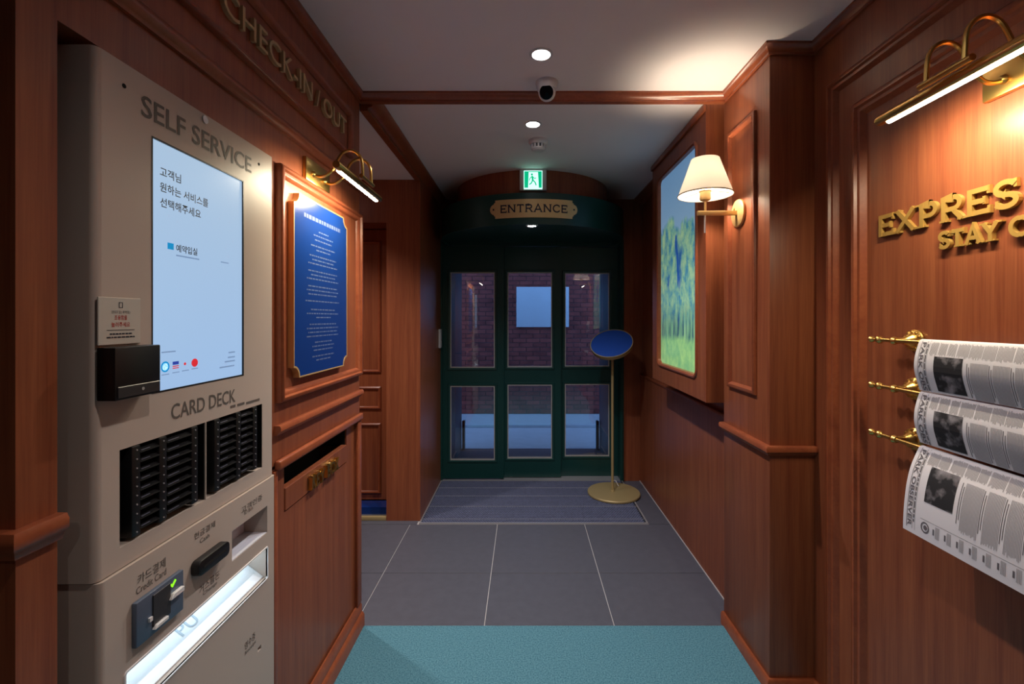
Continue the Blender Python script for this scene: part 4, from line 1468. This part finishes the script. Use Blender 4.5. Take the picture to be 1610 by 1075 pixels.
def newspaper(z, word, ctrl, back_len, title):
    """Folded newspaper hung over a rod; ctrl = (out, dz) points of the front sheet from the rod down."""
    YA, YB = 1.183, 0.775                 # far and near edge
    pts = []
    for i in range(len(ctrl) - 1):
        p0, p1, p2, p3 = ctrl[max(i - 1, 0)], ctrl[i], ctrl[i + 1], ctrl[min(i + 2, len(ctrl) - 1)]
        for k in range(8):
            s = k / 8
            pts.append(tuple(0.5 * ((2 * p1[q]) + (-p0[q] + p2[q]) * s + (2 * p0[q] - 5 * p1[q] + 4 * p2[q] - p3[q]) * s * s + (-p0[q] + 3 * p1[q] - 3 * p2[q] + p3[q]) * s ** 3) for q in (0, 1)))
    pts.append(ctrl[-1])
    back = [(-0.030, -back_len), (-0.026, -back_len * 0.5), (-0.018, -0.015), (-0.010, 0.004)]
    full = back + pts
    nf = len(full)
    nrm = []
    for i in range(nf):
        a, b = full[max(i - 1, 0)], full[min(i + 1, nf - 1)]
        d = Vector((b[0] - a[0], b[1] - a[1])).normalized()
        nrm.append(Vector((-d.y, d.x)))
    t = empty('newspaper', RF(-1.0, z, ROD_OUT), f'printed newspaper draped over the {word} brass rod', 'newspaper', 'newspapers on the brass rods')
    th = 0.0032
    outer = [(f[0] + n_.x * th, f[1] + n_.y * th) for f, n_ in zip(full, nrm)]
    sec = outer + full[::-1]
    mb = MB(RF)
    mb.rings([[(-Y_, z + p[1], ROD_OUT + p[0]) for p in sec] for Y_ in (YA, YB)], closed=False, cap0=True, cap1=True)
    mb.build('sheets', 'paper', t, angle=40)
    # surface map for the print: s down the front from the rod, q along the rod from the far edge
    seg = []
    acc = 0.0
    fo = outer[len(back):]
    fn = nrm[len(back):]
    seg.append(0.0)
    for i in range(1, len(fo)):
        acc += math.hypot(fo[i][0] - fo[i - 1][0], fo[i][1] - fo[i - 1][1])
        seg.append(acc)

    Lf = max(acc, 0.215)

    def S(q, s, lift=0.0006):
        s = min(max(s, 0.0), acc)
        i = 0
        while i < len(seg) - 2 and seg[i + 1] < s:
            i += 1
        f = (s - seg[i]) / (seg[i + 1] - seg[i])
        o_ = fo[i][0] + (fo[i + 1][0] - fo[i][0]) * f + fn[i].x * lift
        z_ = fo[i][1] + (fo[i + 1][1] - fo[i][1]) * f + fn[i].y * lift
        return (-(YA - q), z + z_, ROD_OUT + o_)

    def strip(mb, q0, q1, s0, s1, lift=0.0006):
        s1 = min(s1, acc - 0.001)
        if s0 >= s1:
            return
        n = max(1, int((s1 - s0) / 0.012))
        for k in range(n):
            a, b = s0 + (s1 - s0) * k / n, s0 + (s1 - s0) * (k + 1) / n
            mb.poly([S(q0, b, lift), S(q1, b, lift), S(q1, a, lift), S(q0, a, lift)])

    # masthead: letters run down the far edge between two rules
    rules = MB(RF)
    strip(rules, 0.0105, 0.0117, 0.012, Lf - 0.012)
    strip(rules, 0.0270, 0.0278, 0.012, Lf - 0.012)
    strip(rules, 0.0345, 0.0351, 0.010, Lf - 0.010)
    strip(rules, 0.05, YA - YB - 0.01, Lf - 0.0485, Lf - 0.0478)
    rules.build('rules', 'print_dark', t, smooth=False)
    tm = MB(RF)
    vs, fs = font_geo(title, 0.0, 0.02)
    x0, x1 = min(p[0] for p in vs), max(p[0] for p in vs)
    y0, y1 = min(p[1] for p in vs), max(p[1] for p in vs)
    tm.raw([S(0.0135 + (p[1] - y0) / (y1 - y0) * 0.0115, 0.016 + (p[0] - x0) / (x1 - x0) * (acc - 0.018 if acc < 0.2 else acc - 0.032), 0.0007) for p in vs], fs)
    tm.build('masthead', 'print_dark', t, smooth=False)
    body_ = MB(RF)
    sub_ = MB(RF)
    rng = random.Random(int(z * 1000))
    # sub heading beside the masthead
    s_ = 0.02
    while s_ < Lf - 0.03:
        l_ = rng.uniform(0.006, 0.018)
        strip(sub_, 0.0295, 0.0328, s_, min(s_ + l_, Lf - 0.03))
        s_ += l_ + 0.003
    # upper blocks of text near the fold
    q = 0.040
    while q < YA - YB - 0.05:
        wq = rng.choice((0.024, 0.03, 0.036))
        k = q
        while k < q + wq - 0.004:
            strip(body_, k, k + 0.0012, 0.014 + rng.uniform(0, 0.004), 0.050 - rng.uniform(0, 0.006))
            k += 0.0026
        q += wq
    # main columns below, right of the photograph
    q = 0.140
    while q < YA - YB - 0.02:
        wq = rng.choice((0.034, 0.045, 0.05))
        strip(sub_, q, q + 0.0015, 0.060, Lf - 0.075)
        strip(sub_, q + 0.0045, q + 0.0060, 0.068, Lf - 0.085)
        k = q + 0.009
        while k < q + wq - 0.003:
            strip(body_, k, k + 0.0012, 0.058, Lf - 0.055 - rng.uniform(0, 0.01))
            k += 0.0027
        q += wq
    # foot notes along the lower edge
    q = 0.085
    while q < YA - YB - 0.03:
        strip(sub_, q, q + 0.004, Lf - 0.036, Lf - 0.022)
        for k in range(4):
            strip(body_, q + 0.007 + k * 0.0028, q + 0.0082 + k * 0.0028, Lf - 0.044, Lf - 0.016)
        q += 0.030
    tag(body_.build('columns_of_print', 'print', t, smooth=False), None, None, None, 'stuff')
    tag(sub_.build('headings', 'print_dark', t, smooth=False), None, None, None, 'stuff')
    ph = MB(RF)
    strip(ph, 0.056, 0.130, 0.050, 0.138, 0.0007)
    ph.build('printed_photograph', 'photo', t, smooth=False)
    if acc < 0.2:
        return t
    se = MB(RF)
    cs, cq = Lf - 0.030, 0.064
    n = 20
    ring = [(cq + 0.0115 * math.cos(2 * PI * k / n), cs + 0.0135 * math.sin(2 * PI * k / n)) for k in range(n)]
    rin = [(cq + 0.0085 * math.cos(2 * PI * k / n), cs + 0.0100 * math.sin(2 * PI * k / n)) for k in range(n)]
    for k in range(n):
        a, b = ring[k], ring[(k + 1) % n]
        c, d = rin[(k + 1) % n], rin[k]
        se.poly([S(*a, 0.0008), S(*b, 0.0008), S(*c, 0.0008), S(*d, 0.0008)])
    ri2 = [(cq + 0.0050 * math.cos(2 * PI * k / n) + 0.001, cs + 0.0060 * math.sin(2 * PI * k / n)) for k in range(n)]
    se.poly([S(*p, 0.0008) for p in ri2])
    se.build('seal', 'print_dark', t, smooth=False)
    return t


UPPER = [(0.0, 0.0065), (0.007, 0.004), (0.013, -0.012), (0.020, -0.040), (0.021, -0.070), (0.014, -0.098), (0.006, -0.122)]
LOWER = [(0.0, 0.0065), (0.008, 0.004), (0.017, -0.014), (0.030, -0.045), (0.040, -0.085), (0.046, -0.130), (0.049, -0.170), (0.050, -0.205)]
for z_, wd in zip(rod_z, rod_words):
    newspaper_rod(z_, wd)
for z_, wd, ct in zip(rod_z, rod_words, (UPPER, UPPER, LOWER)):
    newspaper(z_ - 0.001, wd, ct, 0.11, 'PARK OBSERVER' if ct is LOWER else 'PARK OBS')

# ================================================================== CEILING FITTINGS


def downlight(x, y, z, label, watts, color, r=0.036, spot=120, parent_group='recessed downlights'):
    t = empty('downlight', (x, y, z), label, 'downlight', parent_group)
    MB().lathe([(r + 0.010, 0.0), (r + 0.010, -0.003), (r, -0.0045), (r - 0.002, 0.0)], (x, y, z), n=40, cap=False).build('trim_ring', 'white', t)
    MB().lathe([(0.0, -0.0005), (r - 0.001, -0.0005), (r - 0.001, -0.0020), (0.0, -0.0024)], (x, y, z), n=36).build('diffuser', 'g_down', t)
    add_light('downlight_beam', 'SPOT', (x, y, z - 0.02), watts, color, t, spot_size=math.radians(spot), spot_blend=0.9, shadow_soft_size=0.03)
    return t


downlight(0.067, 1.785, CEIL, 'round recessed ceiling downlight nearest above the security camera', W_DOWN, NEUTRAL)
downlight(0.0475, 2.428, CEIL, 'round recessed ceiling downlight between beam and smoke detector', W_DOWN_FAR, COOL)
downlight(0.055, 3.225, 2.0745, 'small downlight under the green ring of the entrance canopy', 6.0, COOL, 0.030)
downlight(-1.40, 2.60, 2.39, 'round recessed ceiling downlight inside the side alcove', 60.0, NEUTRAL)
for yy, wd in ((0.55, 'right above'), (-0.75, 'farther behind')):  # unseen fill lamps, added to raise the general light
    downlight(0.067, yy, CEIL, f'unseen fill downlight added on the ceiling {wd} the viewer', W_FILL_REAR, NEUTRAL)

# security camera
cc = empty('security_camera', (0.100, 2.00, CEIL), 'white turret security camera hanging before the ceiling beam', 'camera')
cx_, cy_ = 0.100, 2.000
MB().lathe([(0.050, 0.0), (0.050, -0.006), (0.046, -0.020), (0.042, -0.034), (0.030, -0.036)], (cx_, cy_, CEIL), n=36).build('base', 'white', cc)
aim = Vector((-0.12, -0.86, -0.38)).normalized()
bc = Vector((cx_, cy_ - 0.004, CEIL - 0.046))
bf = Fr(bc, aim.orthogonal().normalized(), aim.cross(aim.orthogonal().normalized()), aim)
prof = [(0.0, -0.038)] + [(0.038 * math.sin(t), -0.038 * math.cos(t)) for t in [PI * k / 16 for k in range(2, 12)]] + [(0.033, 0.022), (0.030, 0.026)]
MB(bf).lathe(prof, n=36).build('ball', 'white', cc)
MB(bf).lathe([(0.030, 0.024), (0.030, 0.0275), (0.026, 0.0285), (0.0, 0.029)], n=32).build('face', 'lens', cc)
MB(bf).lathe([(0.012, 0.029), (0.012, 0.031), (0.008, 0.0315), (0.0, 0.033)], n=24).build('lens', 'lens', cc)

# smoke detector
sd = empty('smoke_detector', (0.083, 2.655, CEIL), 'white round smoke detector on the ceiling before the exit sign', 'detector')
SDP = (0.083, 2.655, CEIL)
MB().lathe([(0.056, 0.0), (0.056, -0.014), (0.051, -0.022), (0.048, -0.026)], SDP, n=36).build('base', 'white', sd)
MB().lathe([(0.038, -0.024), (0.036, -0.046), (0.030, -0.048)], SDP, n=36).build('chamber', 'black2', sd)
for k in range(12):
    a = 2 * PI * k / 12
    f_ = Fr(SDP, (math.cos(a), math.sin(a), 0), (-math.sin(a), math.cos(a), 0), (0, 0, 1))
    MB(f_).box(0.032, 0.043, -0.005, 0.005, -0.048, -0.024).build('fin', 'white', sd, smooth=False)
MB().lathe([(0.042, -0.046), (0.042, -0.052), (0.032, -0.060), (0.0, -0.062)], SDP, n=36).build('cap', 'white', sd)

# ================================================================== EXIT SIGN
eX, eY = 0.062, 3.165
es = empty('exit_sign', (eX, eY, 2.30), 'lit green emergency exit sign with running figure above the canopy', 'sign')
EF = back_fr(eY)
MB(EF).box(eX - 0.093, eX + 0.093, 2.305, CEIL - 0.004, -0.02, 0.012).build('housing', 'white', es, bevel=0.004)
MB(EF).box(eX - 0.064, eX + 0.064, 2.312, 2.441, 0.0118, 0.0150).build('lit_border', 'g_exit_white', es, bevel=0.001, seg=1)
MB(EF).box(eX - 0.060, eX + 0.060, 2.322, 2.436, 0.0149, 0.0156).build('green_panel', 'g_exit', es, smooth=False)
MB(EF).prism([(eX - 0.034, 2.322), (eX + 0.040, 2.322), (eX + 0.034, 2.430), (eX - 0.030, 2.430)], 0.0155, 0.0160).build('doorway', 'g_exit_white', es, smooth=False)
fg = MB(EF)
z0 = 2.328
fg.lathe([(0.0075, 0.0160), (0.0075, 0.0166)], (eX - 0.008, z0 + 0.086, 0), n=16)
for st, wd_ in (([(eX - 0.006, z0 + 0.076), (eX - 0.002, z0 + 0.045)], 0.012),
                ([(eX - 0.002, z0 + 0.047), (eX + 0.014, z0 + 0.032), (eX + 0.022, z0 + 0.010)], 0.008),
                ([(eX - 0.002, z0 + 0.047), (eX - 0.012, z0 + 0.026), (eX - 0.026, z0 + 0.016)], 0.008),
                ([(eX - 0.006, z0 + 0.072), (eX + 0.012, z0 + 0.058), (eX + 0.022, z0 + 0.062)], 0.0055),
                ([(eX - 0.008, z0 + 0.072), (eX - 0.022, z0 + 0.058), (eX - 0.026, z0 + 0.044)], 0.0055)):
    fg.ribbon(st, wd_, 0.0160, 0.0166)
fg.build('running_figure', 'g_exit', es, smooth=False)

# ================================================================== ENTRANCE PLAQUE (bent round the green ring)
pl = empty('entrance_plaque', (DCX, DCY - R_GREEN, 2.093), 'brass plaque reading ENTRANCE on the green canopy ring', 'plaque')
PR = R_GREEN + 0.001


def bend(p):
    """Flat (x, -, z) drawn in front of the ring, wrapped on to it; depth taken along y."""
    a = (p.x - DCX) / PR
    r = PR + (-p.y)
    return Vector((DCX + r * math.sin(a), DCY - r * math.cos(a), p.z))


HF = Fr((0, 0, 0), (1, 0, 0), (0, 0, 1), (0, -1, 0))
hw, z0, z1 = 0.300, 2.094, 2.218
zc = (z0 + z1) / 2
upper = []
# outline: straight long edges, stepped ends with a half round tip
right_end = [(hw - 0.036, z0), (hw - 0.036, z0 + 0.012)] + [(hw - 0.036 + 0.0 + 0.012 * math.sin(t), z0 + 0.024 - 0.012 * math.cos(t)) for t in [PI / 2 * k / 4 for k in range(5)]]
tip = arc(hw - 0.030, zc, 0.034, 0.036, -75, 75, 10)
ol = []
nseg = 24
for k in range(nseg + 1):
    ol.append((-(hw - 0.034) + 2 * (hw - 0.034) * k / nseg, z0))
ol += [(hw - 0.034, z0 + 0.014), (hw - 0.026, z0 + 0.020)] + tip + [(hw - 0.026, z1 - 0.020), (hw - 0.034, z1 - 0.014)]
for k in range(nseg + 1):
    ol.append(((hw - 0.034) - 2 * (hw - 0.034) * k / nseg, z1))
ol += [(-(hw - 0.034), z1 - 0.014), (-(hw - 0.026), z1 - 0.020)] + [(-a, 2 * zc - b) for a, b in tip] + [(-(hw - 0.026), z0 + 0.020), (-(hw - 0.034), z0 + 0.014)]
ol = [(DCX + a, b) for a, b in ol]
# face built as vertical slices so that it bends cleanly
mb = MB(HF)
n_ = 40
xs = [DCX - hw - 0.004 + (2 * hw + 0.008) * k / n_ for k in range(n_ + 1)]


def plaque_half(xx):
    d = abs(xx - DCX)
    hh = (z1 - z0) / 2
    if d <= hw - 0.034:
        return hh
    if d <= hw - 0.027:
        return hh - 0.017
    tt = min(1.0, (d - (hw - 0.030)) / 0.034)
    return max(0.004, 0.036 * math.sqrt(max(0.0, 1 - max(tt, 0) ** 2)))


xs = sorted(set([DCX + s_ * (hw - 0.034) for s_ in (-1, 1)] + [DCX + s_ * (hw - 0.0339) for s_ in (-1, 1)] + [DCX + s_ * (hw - 0.027) for s_ in (-1, 1)] + [DCX + s_ * (hw - 0.030 + 0.034 * math.sin(t)) for s_ in (-1, 1) for t in [PI / 2 * k / 8 for k in range(1, 9)]]
                + [DCX - (hw - 0.034) + 2 * (hw - 0.034) * k / 28 for k in range(29)]))
loops = []
for xx in xs:
    hh = plaque_half(xx)
    loops.append([(xx, zc - hh, 0.0), (xx, zc + hh, 0.0), (xx, zc + hh, 0.006), (xx, zc - hh, 0.006)])
mb.rings(loops, closed=False, cap0=True, cap1=True)
mb.v = [bend(p) for p in mb.v]
mb.build('plate', 'plaque', pl, angle=40)
for sgn in (-1, 1):
    q = MB(HF)
    q.lathe([(0.006, 0.006), (0.006, 0.0085), (0.0, 0.009)], (DCX + sgn * (hw - 0.022), zc, 0), n=14)
    q.v = [bend(p) for p in q.v]
    q.build('screw', 'ink2', pl)
M['navy'] = plain('navy_enamel', srgb(24, 20, 44), 0.4)
roman_letters(pl, HF, 'ENTRANCE', DCX - 0.228, DCX + 0.228, zc - 0.027, zc + 0.027, 0.0055, 0.0022, 'navy', 0.0085, 0.13, map3=bend)

# ================================================================== ROUND SIGN STAND
fx, fy = 0.722, 3.668
ss = empty('sign_stand', (fx, fy, 0.005), 'gold floor stand with a tilted round blue disc beside the door', 'sign stand')
MB().lathe([(0.205, 0.006), (0.209, 0.010), (0.209, 0.020), (0.205, 0.025), (0.02, 0.027), (0.0, 0.027)], (fx, fy, 0), n=64).build('base', 'stand', ss)
MB().lathe([(0.018, 0.026), (0.018, 0.032), (0.0105, 0.036), (0.0105, 1.115), (0.0, 1.115)], (fx - 0.010, fy, 0), n=24).build('pole', 'stand', ss)
nd = Vector((-0.25, -0.56, 0.79)).normalized()
ud = Vector((0, 0, 1)).cross(nd).normalized()
vd = nd.cross(ud).normalized()
dc = Vector((fx - 0.022, fy - 0.02, 1.220))
dfm = Fr(dc, ud, vd, nd)
MB(dfm).lathe([(0.0, -0.040), (0.150, -0.038), (0.168, -0.030), (0.171, -0.004), (0.171, 0.003), (0.165, 0.003), (0.165, -0.001)], n=64).build('disc_housing', 'stand', ss)
di = MB(dfm).lathe([(0.0, -0.004), (0.1655, -0.004), (0.1655, 0.0005), (0.0, 0.0005)], n=64).build('disc', 'blue_disc', ss)
MB(Fr(dc - nd * 0.038)).lathe([(0.016, -0.075), (0.016, 0.005)], (0.0, 0.0, 0.0), n=20).build('disc_neck', 'stand', ss)
MB().tube([(fx + 0.03, fy + 0.215, 0.012), (fx + 0.02, fy + 0.19, 0.045), (fx + 0.045, fy + 0.14, 0.060), (fx + 0.06, fy + 0.10, 0.03)], 0.004, 8).build('cable', 'white', ss)

# ================================================================== WALL BUTTON BY THE DOOR
wb = empty('door_button', (-0.724, 3.90, 1.17), 'small white door button box on the far left wall', 'button')
WF = left_fr(-0.728)
MB(WF).box(3.865, 3.935, 1.165, 1.325, 0.0, 0.018).build('box', 'white', wb, bevel=0.004)
MB(WF).lathe([(0.018, 0.017), (0.018, 0.021), (0.014, 0.0225), (0.0, 0.023)], (3.90, 1.245, 0), n=24).build('push_button', 'alu', wb)
